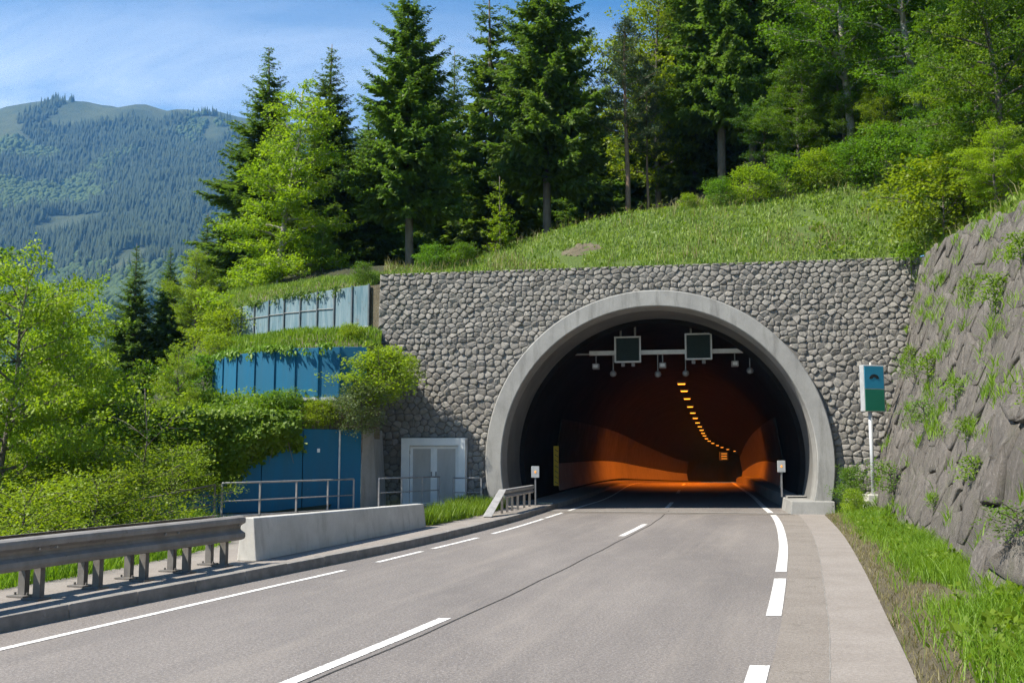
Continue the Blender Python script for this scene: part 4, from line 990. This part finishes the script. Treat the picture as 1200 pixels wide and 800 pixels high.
tag(leaf_mass('ivy', banks[0], 9000, .10, 'lush_grass', .55, g, lambda P, d, g: (P[:, 0] < -6.0 + .4 * g.normal(size=len(P)))), 'mass of broad green leaves on the lower terrace bank', 'creeper', kind='stuff')
o = blades('terrace_grass', scatter(banks[0], 4500, g), .2, .03, 'lush_grass', g); tag(o, 'bright grass along the top of the lower blue wall', 'grass', kind='stuff')
o = blades('terrace_grass', scatter(banks[1], 6500, g, lambda c_: (c_[:, 2] > 4.95) * 1.0), .17, .035, 'lush_grass', g); tag(o, 'bright grass strip between the blue and faded panels', 'grass', kind='stuff')
o = blades('terrace_grass', scatter(banks[2], 6000, g), .18, .03, 'grass_blades', g); tag(o, 'grass behind the faded top panels', 'grass', kind='stuff')
# creeper hanging over the left part of the lower wall
n = 16000; tt = g.random(n); zz = g.random(n)
pts = np.array([tuple(low[2].lerp(low[6], float(a))) for a in tt]); hang = .75 + 1.0 * np.clip((tt - .12) * 2.4, 0, 1) + .5 * (fbm(tt * 14, tt * 0, 3, 3) - .45)
bul = .25 + .75 * fbm(tt * 9, zz * 4, 3, 13)
P = pts + np.stack([-.1 * bul, -.85 * bul * np.sin(np.pi * np.clip(zz * .85 + .15, 0, 1)) - .05, 2.75 - zz * hang * 1.25 + .25 * bul], -1) + g.normal(0, .06, (n, 3))
D = g.normal(0, 1, (n, 3)) * np.array([1, .8, .4]) + np.array([0, -.4, -.6]); L = .13 * g.uniform(.6, 1.3, n)
V, F = leaf_quads(P, D, np.array([-.2, -.9, .7]) + g.normal(0, .45, (n, 3)), L, L * .7)
cr = thing('creeper', 'dense creeper hanging over the left part of the lower blue wall', 'creeper', low[4])
local(link('foliage', np_mesh('creeper_foliage', V, F, 'lush_grass')), cr)
b = MB()
for i in range(9):
    q = low[2].lerp(low[6], .08 + i * .105); b.tube([q + Vector((0, -.08, 2.6)), q + Vector((.1 * math.sin(i), -.3, 2.1)), q + Vector((.15 * math.cos(i * 2), -.22, 1.5))], [.02, .014, .006], 5)
local(b.build('stem', 'bark', None), cr)
for line, zt, lab, nn_, mm in ((mid, 4.95, 'trailing stems hanging over the top of the curved blue wall', 1300, 'lush_grass'), (upr, 7.42, 'sparse trailing growth over the top edge of the faded panels', 900, 'green_leaves')):
    tt = g.random(nn_); dens = fbm(tt * 22, tt * 0, 3, 41); tt = tt[dens > .42]; n = len(tt)
    q_ = np.array([tuple(v) for v in resample(line, 60, (0, 0))]); idx = np.clip(tt * 59, 0, 58.999); i0 = idx.astype(int); fr_ = (idx - i0)[:, None]
    base = q_[i0] * (1 - fr_) + q_[i0 + 1] * fr_; hang = (fbm(tt * 40, tt * 0, 2, 43) - .25).clip(.05) * .7
    P = base + np.stack([g.normal(0, .04, n), -.08 - .10 * g.random(n), zt + .10 - g.random(n)**1.4 * (hang + .12)], -1)
    D = g.normal(0, .6, (n, 3)) + np.array([0, -.3, -1.0]); L = .13 * g.uniform(.6, 1.4, n)
    V, F = leaf_quads(P, D, np.array([-.2, -1, .3]) + g.normal(0, .5, (n, 3)), L, L * .45)
    tag(link('trailing_growth', np_mesh('trailing_growth', V, F, mm)), lab, 'creeper', kind='stuff')
# bush and hanging growth at the right end of the tiers
T('bush_bright', 440, 28.75, H=1.75, label='leafy bush spilling over between blue panels and stone wall', cat='shrub', group='shrubs on the terraces', z=3.1, wide=1.0)
T('bush_silver', 425, 28.4, H=1.5, label='pale silvery bush on the corner above the blue doors', cat='shrub', group='shrubs on the terraces', z=2.3, wide=1.0)
T('bush_bright', 474, 31.0, H=.9, label='small creeping bush on the stone wall face beside the panels', cat='shrub', group='shrubs on the terraces', z=3.9, wide=.95)
T('bush', 424, 33.4, H=.9, label='ragged bush at the right end of the faded panels', cat='shrub', group='shrubs on the terraces', z=7.4, wide=.8)
T('bush_bright', 255, 33.4, H=1.1, label='bright bush at the left end of the grass strip between panels', cat='shrub', group='shrubs on the terraces', z=4.7, wide=1.0)
T('bush', 240, 31.4, H=1.0, label='bush at the left end of the curved blue wall', cat='shrub', group='shrubs on the terraces', z=2.7, wide=1.0)

# ------------------------------------------------------------------ grass and weeds
# meadow on the hillside, in front of the trees
NI = len(hb); R1 = len(rr)
hg = g
P = scatter((hill_v, hill_f), 160000, g, lambda c_: (np.hypot(c_[:, 0] - 5, c_[:, 1] - 30) < 24) * (c_[:, 1] < 44) * (c_[:, 1] > 8) * ((c_[:, 0] > -6) * 1.0) * np.where(c_[:, 1] < 27, 1.4, 1.0))
bare = fbm(P[:, 0] * .5, P[:, 1] * .5, 3, 61); scar = np.hypot((P[:, 0] - px(683, 34.5)) / 1.0, (P[:, 1] - 34.3) / 1.1) < .8 + .5 * (fbm(P[:, 0] * 2, P[:, 1] * 2, 2, 12) - .5)
P = P[(bare > .30) & ~scar]
dry = (fbm(P[:, 0] * .4, P[:, 1] * .4, 3, 71) + .25 * g.random(len(P))) > .80
tag(blades('meadow_grass', P[~dry], .15, .037, 'grass_blades', g, .6), 'green meadow grass on the slope above the wall', 'grass', kind='stuff')
tag(blades('dry_meadow_grass', P[dry], .18, .026, 'dry_grass', g), 'straw-coloured grass patches on the slope above the wall', 'grass', kind='stuff')
P2 = P[g.random(len(P)) < .07]; P2 = P2[fbm(P2[:, 0] * .7, P2[:, 1] * .7, 3, 37) > .42]
tag(blades('tall_meadow_grass', P2, .42, .024, 'dry_grass', g, .4), 'taller seeding grass stalks scattered over the meadow', 'grass', kind='stuff')
# herbs with broad leaves among the grass
P = scatter((hill_v, hill_f), 16000, g, lambda c_: (np.hypot(c_[:, 0] - 8, c_[:, 1] - 30) < 18) * (c_[:, 1] < 41) * (c_[:, 0] > 1) * (1 + 4 * (c_[:, 0] > 10)) * (c_[:, 1] > 10))
k = fbm(P[:, 0] * .9, P[:, 1] * .9, 3, 83) > .44; P = P[k]; n = len(P)
P = P + np.stack([0 * P[:, 0], 0 * P[:, 0], .05 + .4 * g.random(n)], -1); D = g.normal(0, 1, (n, 3)) + np.array([0, 0, .3]); L = .15 * g.uniform(.6, 1.3, n)
V, F = leaf_quads(P, D, np.array([-.1, -.2, 1]) + g.normal(0, .5, (n, 3)), L, L * .6)
tag(link('meadow_herbs', np_mesh('meadow_herbs', V, F, 'lush_grass')), 'broad-leaved herbs among the grass on the right slope', 'herbs', kind='stuff')
# verge along the right pavement
vv, vf = [tuple(v.co) for v in verge.data.vertices], [tuple(p.vertices) for p in verge.data.polygons]
def vfilt(c_):
    k = np.array([(c[0] - float(xw(c[1]))) / max(.2, float(FOOT(c[1])) + .4 - float(xw(c[1]))) for c in c_])
    return np.clip((k - .16) * 2.0, 0.03, 1)**1.3 * (c_[:, 1] > 5)
P = scatter((vv, vf), 36000, g, vfilt); k = fbm(P[:, 0] * 1.3, P[:, 1] * 1.3, 3, 91) > .34; P = P[k]
tag(blades('verge_grass', P, .22, .010, 'lush_grass', g, .7), 'lush grass verge at the foot of the rock slope', 'grass', kind='stuff')
P = scatter((vv, vf), 7000, g, lambda c_: np.maximum(.1, 1 - vfilt(c_)) * (c_[:, 1] > 5))
tag(blades('verge_dry_grass', P, .07, .008, 'dry_grass', g, .9), 'thin short grass on the bare strip beside the pavement', 'grass', kind='stuff')
P = scatter((vv, vf), 9000, g, vfilt); k = fbm(P[:, 0] * 1.1, P[:, 1] * 1.1, 3, 93) > .47; P = P[k]; n = len(P)
P = P + np.stack([0 * P[:, 0], 0 * P[:, 0], .02 + .22 * g.random(n)**1.4], -1); D = g.normal(0, 1, (n, 3)) + np.array([-.2, 0, .3]); L = .085 * g.uniform(.6, 1.4, n)
V, F = leaf_quads(P, D, np.array([-.1, -.2, 1]) + g.normal(0, .5, (n, 3)), L, L * .6)
tag(link('verge_weeds', np_mesh('verge_weeds', V, F, 'lush_grass')), 'broad-leaved weeds along the foot of the rock slope', 'weeds', kind='stuff')
# grass behind the guardrail and the patch before the door
yy = g.uniform(4, 24, 16000); xx = np.array([float(xo(y)) for y in yy]) + .05 - 2.2 * g.random(16000)**1.5
P = np.stack([xx, yy, np.array([valley(float(a), float(b_)) for a, b_ in zip(xx, yy)])], -1)
tag(blades('bank_grass', P, .42, .018, 'lush_grass', g, .5), 'tall bright grass behind the guardrail', 'grass', kind='stuff')
n = 7000; yy = g.uniform(22.6, 30.2, n); k = g.random(n); xa = np.interp(yy, [22.6, 26, 30.2], [-2.2, -2.0, -1.6]); xb = np.array([float(xl(y)) for y in yy]) - np.interp(yy, [22.6, 26, 30.2], [1.0, .9, 1.1])
P = np.stack([xa + (xb - xa) * k, yy, np.full(n, .15)], -1); k = fbm(P[:, 0] * 2, P[:, 1] * 2, 2, 17) > .28; P = P[k]
pl_ = MB().loft([[(float(np.interp(y, [22.6, 26, 30.2], [-2.3, -2.1, -1.7])), float(y), .147), (float(xl(y)) - 1.0, float(y), .147)] for y in np.arange(22.5, 30.3, .6)]).build('soil_patch', 'soil'); pl_['kind'] = 'structure'
tag(blades('door_grass', P, .30, .016, 'lush_grass', g, .5), 'grass patch between the concrete barrier and the tunnel ring', 'grass', kind='stuff')

# plants rooted in the rock slope
rp = [(11.2, 1.0, .8, 'plant_b', 'dark leafy tuft low on the near rock face'), (13.2, 3.6, .9, 'plant', 'bright hanging plant high on the near rock face'), (15.8, 5.0, 1.0, 'plant', 'grassy tuft on the ledge near the top right of the rock slope'),
      (17.5, 4.6, 1.1, 'plant', 'long bright grass ledge below the top of the rock slope'), (19.0, 3.0, .8, 'plant', 'leafy sprig in the middle of the rock slope'), (21.5, 2.6, 1.0, 'plant_b', 'round bush low on the rock slope right of the sign'),
      (22.5, 3.6, 1.2, 'plant', 'upright leafy plant on the rock slope above the round bush'), (24.5, 3.8, 1.0, 'plant_b', 'dark shrubby tuft on the rock slope right of the sign panel'), (26.2, 4.4, .8, 'plant', 'small fern on the rock slope above the sign'),
      (20.2, 5.2, .7, 'plant', 'little green tuft high on the middle of the rock slope'), (14.6, 1.5, .8, 'plant', 'green sprigs in a crack low on the rock slope'), (16.6, 2.2, .7, 'plant', 'small weeds on a low ledge of the rock slope'),
      (12.2, 2.5, .8, 'plant', 'weeds on a ledge at the right edge of the rock slope'), (24.0, 1.0, 1.4, 'plant_b', 'grey-green bush at the foot of the rocks beside the sign post'), (18.2, 1.0, .5, 'plant', 'tiny sprig above the weeds at the rock foot')]
for y, h, sc, kd, lab in rp:
    q = rv(y, h, .05); T(kd, 0, q.y, H=.5 * sc, label=lab, cat='plant', group='plants growing on the rock slope', z=q.z - .05, x=q.x, wide=1.1)
T('plant', 0, 29.3, H=.6, label='tuft in the corner where stone wall and rock slope meet at the top', cat='plant', group='plants growing on the rock slope', z=7.45, x=12.1, wide=1.5)
T('bush', 0, 28.6, H=1.3, label='leafy bush at the right foot of the tunnel ring', cat='shrub', group='shrubs at the wall foot', z=.05, x=9.75, wide=.62)
T('bush_bright', 0, 27.0, H=.7, label='low bright bush in front of the sign post base', cat='shrub', group='shrubs at the wall foot', z=.1, x=9.35, wide=.8)

T('bush_bright', 412, 30.2, H=.8, label='low bush on the grass strip above the right blue panels', cat='shrub', group='shrubs on the terraces', z=4.95, wide=1.0)
T('bush', 330, 29.0, H=1.1, label='bush on the lower bank below the middle of the curved blue wall', cat='shrub', group='shrubs on the terraces', z=2.5, wide=1.3)
T('bush_bright', 372, 28.75, H=.8, label='bright low bush on the bank above the blue doors', cat='shrub', group='shrubs on the terraces', z=2.5, wide=1.2)
T('bush_bright', 258, 37.4, H=2.0, label='bright bush covering the left end post of the faded panels', cat='shrub', group='shrubs on the terraces', z=5.3, wide=1.0)
T('bush', 236, 33.0, H=2.0, label='green bush on the bare slope left of the curved blue wall', cat='shrub', group='shrubs on the terraces', z=3.0, wide=1.1)
T('bush_near', 238, 29.0, H=1.7, label='fine-leaved bush left of the creeper below the curved wall', cat='shrub', group='shrubs on the terraces', z=1.2, wide=1.0)
# grass tufts on the ledges of the rock slope
PP = []
for i in range(150):
    y = float(g.uniform(9, 30)); h = float(g.random())**.8 * float(TOPZ(y)); m_ = int(g.integers(12, 60)); sp_ = float(g.uniform(.08, .4))
    for k in range(m_): q = rv(y + float(g.normal(0, sp_)), max(.05, min(float(TOPZ(y)), h + float(g.normal(0, .06)))), .06); PP.append(tuple(q))
tag(blades('ledge_grass', np.array(PP), .17, .014, 'lush_grass', g, .9), 'grass tufts on the ledges of the rock slope', 'grass', kind='stuff')
# bare earth scar on the meadow
b = MB(); sx, sy = px(683, 34.5), 34.3; rows = []
for i in range(23):
    rows.append([])
    for j in range(23):
        a, c_ = (i / 11 - 1), (j / 11 - 1); k = .8 + .5 * (float(fbm(a * 2 + 5, c_ * 2 + 5, 3, 5)) - .5); x, y = sx + a * .95 * k * math.sqrt(1 - c_ * c_ / 2), sy + c_ * .95 * k * math.sqrt(1 - a * a / 2)
        rd_ = math.hypot(x - sx, y - sy)
        rows[-1].append((x, y, gz(x, y) - .06 * rd_ ** 3 + .035 + .22 * (float(fbm(i * .45, j * .45, 4, 8)) - .48)))
b.loft(rows); b.build('bare_earth', 'soil', smooth=True)['kind'] = 'structure'

# ------------------------------------------------------------------ guardrail, barrier, railings
PROF = [(-.02, .36), (.045, .355), (.085, .335), (.095, .30), (.09, .255), (.02, .215), (.0, .18), (.02, .145), (.09, .105), (.095, .055), (.08, .02), (.03, .0), (-.01, .0)]
def rail_sweep(pts, z0, flip=1, prof=PROF):
    rows = []
    for i, p in enumerate(pts):
        d = (pts[min(i + 1, len(pts) - 1)] - pts[max(i - 1, 0)]); d.z = 0; d.normalize(); nn = Vector((d.y, -d.x, 0)) * flip
        rows.append([p + nn * a + UP * (z0 + h) for a, h in prof] + [p + nn * (a - .008) + UP * (z0 + h) for a, h in reversed(prof)])
    return MB().loft(rows, closed=True, caps=True)
fr = crv([(2, -8.55), (6, -7.05), (9.5, -5.95), (11.4, -5.36), (12.27, -5.06), (13.0, -4.78), (13.86, -4.47), (15.5, -3.93)])
gr = thing('guardrail', 'weathered double-sided steel guardrail on the left sidewalk', 'guardrail', (-5.2, 11.5, .15))
ysg = np.arange(3.0, 15.45, .5)
pf = [Vector((float(fr(y)), float(y), 0)) for y in ysg]; pr = [p + Vector((-.36, .12, 0)) for p in pf]
local(rail_sweep(pf, .50).build('front_rail', 'weathered_rail', None, smooth=False), gr)
local(rail_sweep(pr, .50, -1).build('rear_rail', 'weathered_rail', None), gr)
for y in (4.4, 5.8, 7.2, 8.6, 10.0, 11.42, 12.3, 13.05, 13.86, 14.69):
    a = Vector((float(fr(y)) - .06, y, 0)); dd = Matrix.Rotation(-.33, 3, 'Z')
    for q in (a, a + Vector((-.28, .22, 0))):
        b = MB()
        for off, sz in (((0, 0), (.10, .012)), ((-.045, .03), (.012, .07)), ((.045, .03), (.012, .07))):
            o2 = dd @ Vector((*off, 0)); b.box(q + o2 + UP * .47, (sz[0], sz[1], .66), dd)
        po = local(b.build('post', 'steel_post', None), gr)
        bp = MB().box(q + UP * .152, (.24, .20, .018), dd)
        for sx in (-.09, .09): bp.tube([q + dd @ Vector((sx, 0, .15)), q + dd @ Vector((sx, 0, .19))], .014, 6)
        local(bp.build('base_plate', 'steel_post', None), gr)
    m_ = a + Vector((-.14, .11, 0)); local(MB().box(m_ + UP * .70, (.30, .06, .10), Matrix.Rotation(2.47, 3, 'Z')).build('spacer', 'steel_post', None), gr)
for y in (9.9, 11.3, 11.55, 13.3, 13.55, 14.9):
    q = Vector((float(fr(y)) + .035, y - .02, .72)); local(MB().tube([q, q + Vector((.03, -.01, 0))], .016, 6).build('bolt', 'galvanised', None), gr)
# concrete barrier
cb = MB()
c0, c1 = Vector((-3.98, 15.35, .14)), Vector((-1.98, 22.3, .14))
dv = (c1 - c0).normalized(); nv = Vector((dv.y, -dv.x, 0))
rows = []
for k in np.linspace(0, 1, 6):
    p = c0.lerp(c1, float(k)); H = .66 - .14 * k
    rows.append([p + nv * .06, p + nv * .05 + UP * .10, p + nv * .0 + UP * (H - .02), p - nv * .015 + UP * H, p - nv * .20 + UP * H, p - nv * .215 + UP * (H - .02), p - nv * .27 + UP * .1, p - nv * .28])
cb.loft(rows, closed=True, caps=True)
tag(cb.build('concrete_barrier', 'pale_concrete', bevel=.012), 'pale tapering concrete barrier on the left sidewalk', 'barrier')
# pipe railings
def railing(name, pts, hgt, label, mids=(.5,), r_=.021, m='galvanised', extra=None):
    t_ = thing(name, label, 'railing', pts[0], group='pipe railings left of the tunnel')
    pts = [Vector(p) for p in pts]
    for i, p in enumerate(pts): local(MB().box(p + UP * hgt / 2, (.045, .045, hgt)).build('post', m, None, bevel=.006), t_)
    local(MB().tube([p + UP * hgt for p in pts], r_ * 1.1, 8).build('top_rail', m, None, smooth=True), t_)
    for k in mids: local(MB().tube([p + UP * hgt * k for p in pts], r_ * .75, 8).build('middle_rail', m, None, smooth=True), t_)
    return t_
p0, p1 = Vector((-7.22, 24.7, .14)), Vector((-4.55, 28.5, .14))
railing('pipe_railing', [p0.lerp(p1, k) for k in (0, .26, .53, .78, 1)], .90, 'galvanised pipe railing before the lower blue wall', (.5, .08))
p0, p1 = Vector((-3.84, 28.6, .14)), Vector((-2.25, 30.75, .14))
railing('pipe_railing', [p0.lerp(p1, k) for k in (0, .36, .70, 1)], .92, 'short galvanised pipe railing in front of the white double door', (.55, .12))
p0, p1 = Vector((-1.82, 30.6, .14)), Vector((-.95, 30.55, .14))
railing('pipe_railing', [p0.lerp(p1, k) for k in (0, .45, 1)], .88, 'pipe railing between the double door and the tunnel ring', (.5,))
pts = [Vector((-7.28, 24.3, .10)), Vector((-8.0, 22.2, -.10)), Vector((-8.5, 20.2, -.25)), Vector((-8.9, 18.2, -.4)), Vector((-9.2, 16.2, -.5))]
railing('pipe_railing', pts, .92, 'thin pipe railing half hidden by leaves behind the guardrail', (.5,), m='steel_post')
# sloping rail terminal by the ring
rt_ = thing('rail_terminal', 'short steel guardrail with sloping end at the left foot of the tunnel ring', 'guardrail', (-.35, 27, .15))
q0, q1, q2_ = Vector((-.66, 25.6, .16)), Vector((-.25, 27.1, .74)), Vector((.62, 30.9, .74))
PR2 = [(-.01, .0), (.07, -.01), (.08, -.05), (.06, -.11), (.01, -.13), (.06, -.16), (.075, -.20), (.03, -.24), (0, -.25)]
local(rail_sweep([q1, q1.lerp(q2_, .5), q2_], .06, 1, PR2).build('rail', 'galvanised', None), rt_)
dd = (q1 - q0).normalized(); 
local(MB().hexa([q0 + Vector((-.10, 0, 0)), q0 + Vector((.14, -.04, 0)), q0 + Vector((.14, .22, 0)), q0 + Vector((-.10, .24, 0)), q1 + Vector((-.10, -.02, .06)), q1 + Vector((.10, -.05, .06)), q1 + Vector((.10, .2, .06)), q1 + Vector((-.10, .22, .06))]).build('sloping_end', 'galvanised', None, bevel=.015), rt_)
for k in (.04, .2, .36, .55, .78, .98):
    p = q1.lerp(q2_, k); local(MB().box(Vector((p.x - .06, p.y, .46)), (.07, .09, .64)).build('post', 'steel_post', None), rt_)

# ------------------------------------------------------------------ double door in the wall
dr = thing('double_door', 'white framed double steel door in the stone wall', 'door', pw(-7.0, 0, 0))
def dbox(s0, s1, h0, h1, d0, d1, name, m, bev=.006):
    P = [P0 + AX * s + NX * d + UP * h for h in (h0, h1) for s, d in ((s0, d0), (s1, d0), (s1, d1), (s0, d1))]
    return local(MB().hexa(P).build(name, m, None, bevel=bev), dr)
dbox(-8.05, -7.78, .1, 2.2, -.16, .45, 'jamb', 'white_enamel'); dbox(-6.18, -5.95, .1, 2.2, -.16, .45, 'jamb', 'white_enamel')
dbox(-8.05, -5.95, 2.02, 2.26, -.161, .45, 'lintel', 'white_enamel')
for s0, s1, sg in ((-7.77, -7.0, 1), (-6.97, -6.19, -1)):
    lf = dbox(s0, s1, .12, 2.01, -.06, .0, 'door_leaf', 'grey_door')
    for a, b_, c_, d_ in ((s0, s1, 1.92, 2.01), (s0, s1, .12, .22), (s0, s0 + .09, .22, 1.92), (s1 - .09, s1, .22, 1.92)):
        e = dbox(a, b_, c_, d_, -.075, -.061, 'stile', 'white_enamel', .002); e.parent = lf; e.matrix_parent_inverse = Matrix.Identity(4)
dbox(-7.0, -6.97, .12, 2.01, -.085, -.02, 'meeting_strip', 'white_enamel', .003)
for s in (-7.06, -6.91): dbox(s - .02, s + .02, 1.02, 1.20, -.10, -.075, 'handle', 'equipment', .004)
for s in (-7.79, -6.17):
    for h in (.5, 1.75): dbox(s - .02, s + .02, h, h + .12, -.10, -.06, 'hinge', 'equipment', .003)

# ------------------------------------------------------------------ sign on the right
sg = thing('tunnel_sign', 'blue and green box sign on a pole before the rock slope', 'sign', (9.98, 27.4, .3))
ry = R(14)      # turned a little towards the road
Ms = Matrix.Rotation(ry, 3, 'Z')
def sbox(c_, d_, name, m, par, bev=.006):
    return local(MB().box(Vector((9.98, 27.4, 0)) + Ms @ Vector(c_), d_, Ms).build(name, m, None, bevel=bev), par)
sbox((0.1, 0, 3.58), (.66, .20, 1.30), 'sign_box', 'light_metal', sg, .02)
sbox((.1, -.106, 3.88), (.60, .012, .62), 'sign_face', 'sign_blue', sg, .002)
sbox((.1, -.106, 3.245), (.60, .012, .60), 'sign_face', 'sign_green', sg, .002)
# pictogram: a dark arched tunnel mouth
arcp = [(.155 * math.cos(math.pi * i / 14), .13 * math.sin(math.pi * i / 14)) for i in range(15)]; inn = [(.055 * math.cos(math.pi * i / 14), .045 * math.sin(math.pi * i / 14)) for i in range(15)]
rows = []
for (a, b_), (c_, d_) in zip(arcp, inn):
    rows.append([Vector((9.98, 27.4, 0)) + Ms @ Vector((.1 + x, yo, 3.84 + z)) for x, z, yo in ((a, b_, -.112), (a, b_, -.118), (c_, d_, -.118), (c_, d_, -.112))])
local(MB().loft(rows, closed=True, caps=True).build('pictogram', 'sign_black', None), sg)
local(MB().tube([(9.98, 27.4, .3), (9.98, 27.4, 2.96)], .055, 12).build('pole', 'light_metal', None, smooth=True), sg)
local(MB().box((9.98, 27.4, .28), (.46, .46, .75)).build('footing', 'pale_concrete', None, bevel=.02), sg)
local(MB().tube([(10.05, 27.4, 4.23), (10.05, 27.4, 4.31)], .04, 8).build('cap', 'pale_concrete', None), sg)

# ------------------------------------------------------------------ tunnel equipment
def ax_pt(d, s, h):
    c_, l_, n_ = axis(d); return c_ + l_ * s + UP * h
gd = 3.7
c_, l_, n_ = axis(gd); Mg = Matrix((l_, n_, UP)).transposed()
ga = thing('signal_gantry', 'grey steel gantry with two dark square displays under the tunnel crown', 'gantry', ax_pt(gd, 0, 5.2))
def gbox(s, h, d, size, name, m, par=None, bev=.004):
    o = local(MB().box(c_ + l_ * s + n_ * d + UP * h, size, Mg).build(name, m, None, bevel=bev), ga)
    if par is not None: o.parent = par; o.matrix_parent_inverse = Matrix.Identity(4)
    return o
gbox(.62, 5.27, 0, (6.0, .14, .15), 'beam', 'light_metal')
gbox(-2.9, 5.24, 0.02, (1.5, .06, .06), 'beam_end', 'equipment')
for s, hh in ((-1.02, 5.36), (1.40, 5.42)):
    dp = gbox(s, hh, -.18, (.90, .18, .92), 'display', 'equipment', bev=.02)
    gbox(s, hh, -.275, (.78, .012, .80), 'screen', 'screen', dp, .001)
    for a, b_, w, h in ((0, .43, .92, .05), (0, -.43, .92, .05), (.435, 0, .05, .81), (-.435, 0, .05, .81)):
        gbox(s + a, hh + b_, -.285, (w, .03, h), 'bezel', 'light_metal', dp, .004)
    for a in (-.25, .25):
        gbox(s + a, hh + .46 + .28, -.05, (.07, .07, .62), 'hanger', 'equipment')
        gbox(s + a * .7, hh - .52, -.10, (.12, .12, .12), 'bracket', 'equipment')
for s, dz, kind in ((-2.15, -.42, 'box'), (.17, -.42, 'box'), (2.62, -.40, 'box'), (-1.55, -.72, 'dome'), (0.0, -.76, 'dome'), (.95, -.74, 'dome'), (3.12, -.68, 'dome')):
    gbox(s, 5.27 + dz / 2, .04, (.035, .035, abs(dz)), 'drop_rod', 'equipment')
    if kind == 'box':
        cb_ = gbox(s, 5.27 + dz - .05, -.04, (.24, .34, .19), 'floodlight', 'equipment', bev=.02)
        gbox(s, 5.27 + dz - .05, -.215, (.15, .012, .10), 'lens', 'lens', cb_, .002)
    else:
        q = c_ + l_ * s + n_ * -.02 + UP * (5.27 + dz); o = MB()
        o.loft([[q + l_ * (r_ * math.cos(a)) + n_ * (r_ * math.sin(a)) + UP * h for a in np.linspace(0, 2 * math.pi, 10, endpoint=False)] for h, r_ in ((.09, .05), (.06, .10), (-.02, .12), (-.09, .09), (-.12, .02))], closed=True, caps=True)
        local(o.build('camera_housing', 'equipment', None, smooth=True), ga)
gbox(3.35, 5.32, 0.0, (.45, .05, .05), 'wall_bracket', 'light_metal')
# delineator posts with small lit plates, yellow wall marker
def emis(name, col, st):
    t = NT(name); t.done(col, .5); t.bsdf.inputs['Emission Color'].default_value = (*col, 1); t.bsdf.inputs['Emission Strength'].default_value = st; return t.m
emis('sodium', (1.0, .30, .02), 3.2); emis('amber_lamp', (1.0, .36, .04), .35)
for (x, y, z0, z1, lab) in ((.74, 31.45, .14, 1.02, 'small grey plate on a post at the left inside the tunnel mouth'), (8.46, 31.1, .42, 1.2, 'small grey plate on a post at the right inside the tunnel mouth')):
    t_ = thing('delineator_sign', lab, 'sign', (x, y, z0), group='delineator plates at the tunnel mouth')
    local(MB().box((x, y, (z0 + z1) / 2), (.045, .045, z1 - z0)).build('post', 'equipment', None), t_)
    pl = local(MB().box((x, y - .03, z1 + .17), (.25, .03, .36)).build('plate', 'light_metal', None, bevel=.008), t_)
    rf_ = local(MB().box((x, y - .048, z1 + .17), (.05, .012, .07)).build('reflector', 'amber_lamp', None), t_); rf_.parent = pl; rf_.matrix_parent_inverse = Matrix.Identity(4)
q = ax_pt(8.0, -4.22, 0)
ym = thing('hazard_marker', 'tall yellow and black marker strip on the left tunnel wall', 'marker', q)
local(MB().box(q + UP * 1.28, (.20, .05, 1.55), Matrix.Rotation(-.2, 3, 'Z')).build('board', 'marker_yellow', None), ym)
for i in range(7):
    local(MB().box(q + UP * (.62 + .21 * i) + Vector((.015, -.031, 0)), (.17, .006, .022), Matrix.Rotation(-.2, 3, 'Z') @ Matrix.Rotation(.6, 3, 'Y')).build('stripe', 'sign_black', None), ym)
# ceiling cable tray and the orange lamps
lamp_d = [27.5, 33, 39.5, 47, 54, 61, 68, 75, 82, 89, 96, 104, 112, 120, 129, 138, 148, 158, 168, 180, 192, 205]
for i, d in enumerate(lamp_d):
    q = ax_pt(d, 0, 5.82)
    c2, l2, n2 = axis(d); M2 = Matrix((l2, n2, UP)).transposed()
    t_ = thing('tunnel_lamp', '%s orange lamp from the mouth in the tunnel ceiling row' % ('first', 'second', 'third', 'fourth', 'fifth', 'sixth', 'seventh', 'eighth')[i] if i < 8 else 'far orange lamp in the tunnel ceiling row, beyond the eighth', 'lamp', q, group='tunnel ceiling lamps')
    local(MB().box(q + UP * .08, (.5, .5, .10), M2).build('housing', 'equipment', None), t_)
    local(MB().box(q + UP * -.01, (.42, .16, .03), M2).build('diffuser', 'sodium', None), t_)
    la = bpy.data.lights.new('tunnel_lamp_light', 'AREA'); la.shape = 'RECTANGLE'; la.size = .42; la.size_y = .16; la.energy = 230; la.color = (1.0, .20, .010); la.spread = R(130)
    lo = bpy.data.objects.new('lamp_light', la); COL.objects.link(lo); lo.parent = t_; lo.location = (0, 0, -.05)
# lit signs far inside
fs = thing('tunnel_message_sign', 'small glowing orange sign hanging deep in the tunnel', 'sign', ax_pt(112, 2.0, 4.0))
local(MB().box(ax_pt(112, 2.0, 3.7), (1.2, .2, 1.2)).build('housing', 'equipment', None), fs)
for i in range(3): local(MB().box(ax_pt(112, 2.0, 3.35 + .35 * i) + Vector((0, -.13, 0)), (.8, .02, .14)).build('lit_row', 'amber_lamp', None), fs)

# ------------------------------------------------------------------ haze
t = NT('haze')
vol = t.n.new('ShaderNodeVolumePrincipled'); vol.inputs['Color'].default_value = (.18, .50, 1.0, 1); vol.inputs['Density'].default_value = .00013; vol.inputs['Anisotropy'].default_value = 0.0
t.n.remove(t.bsdf); t.l.new(vol.outputs[0], t.out.inputs['Volume']); MATS['haze'] = t.m
hz = MB().box((-1000, 1400, 478), (4900, 4700, 1090)).build('haze', 'haze'); hz['kind'] = 'stuff'
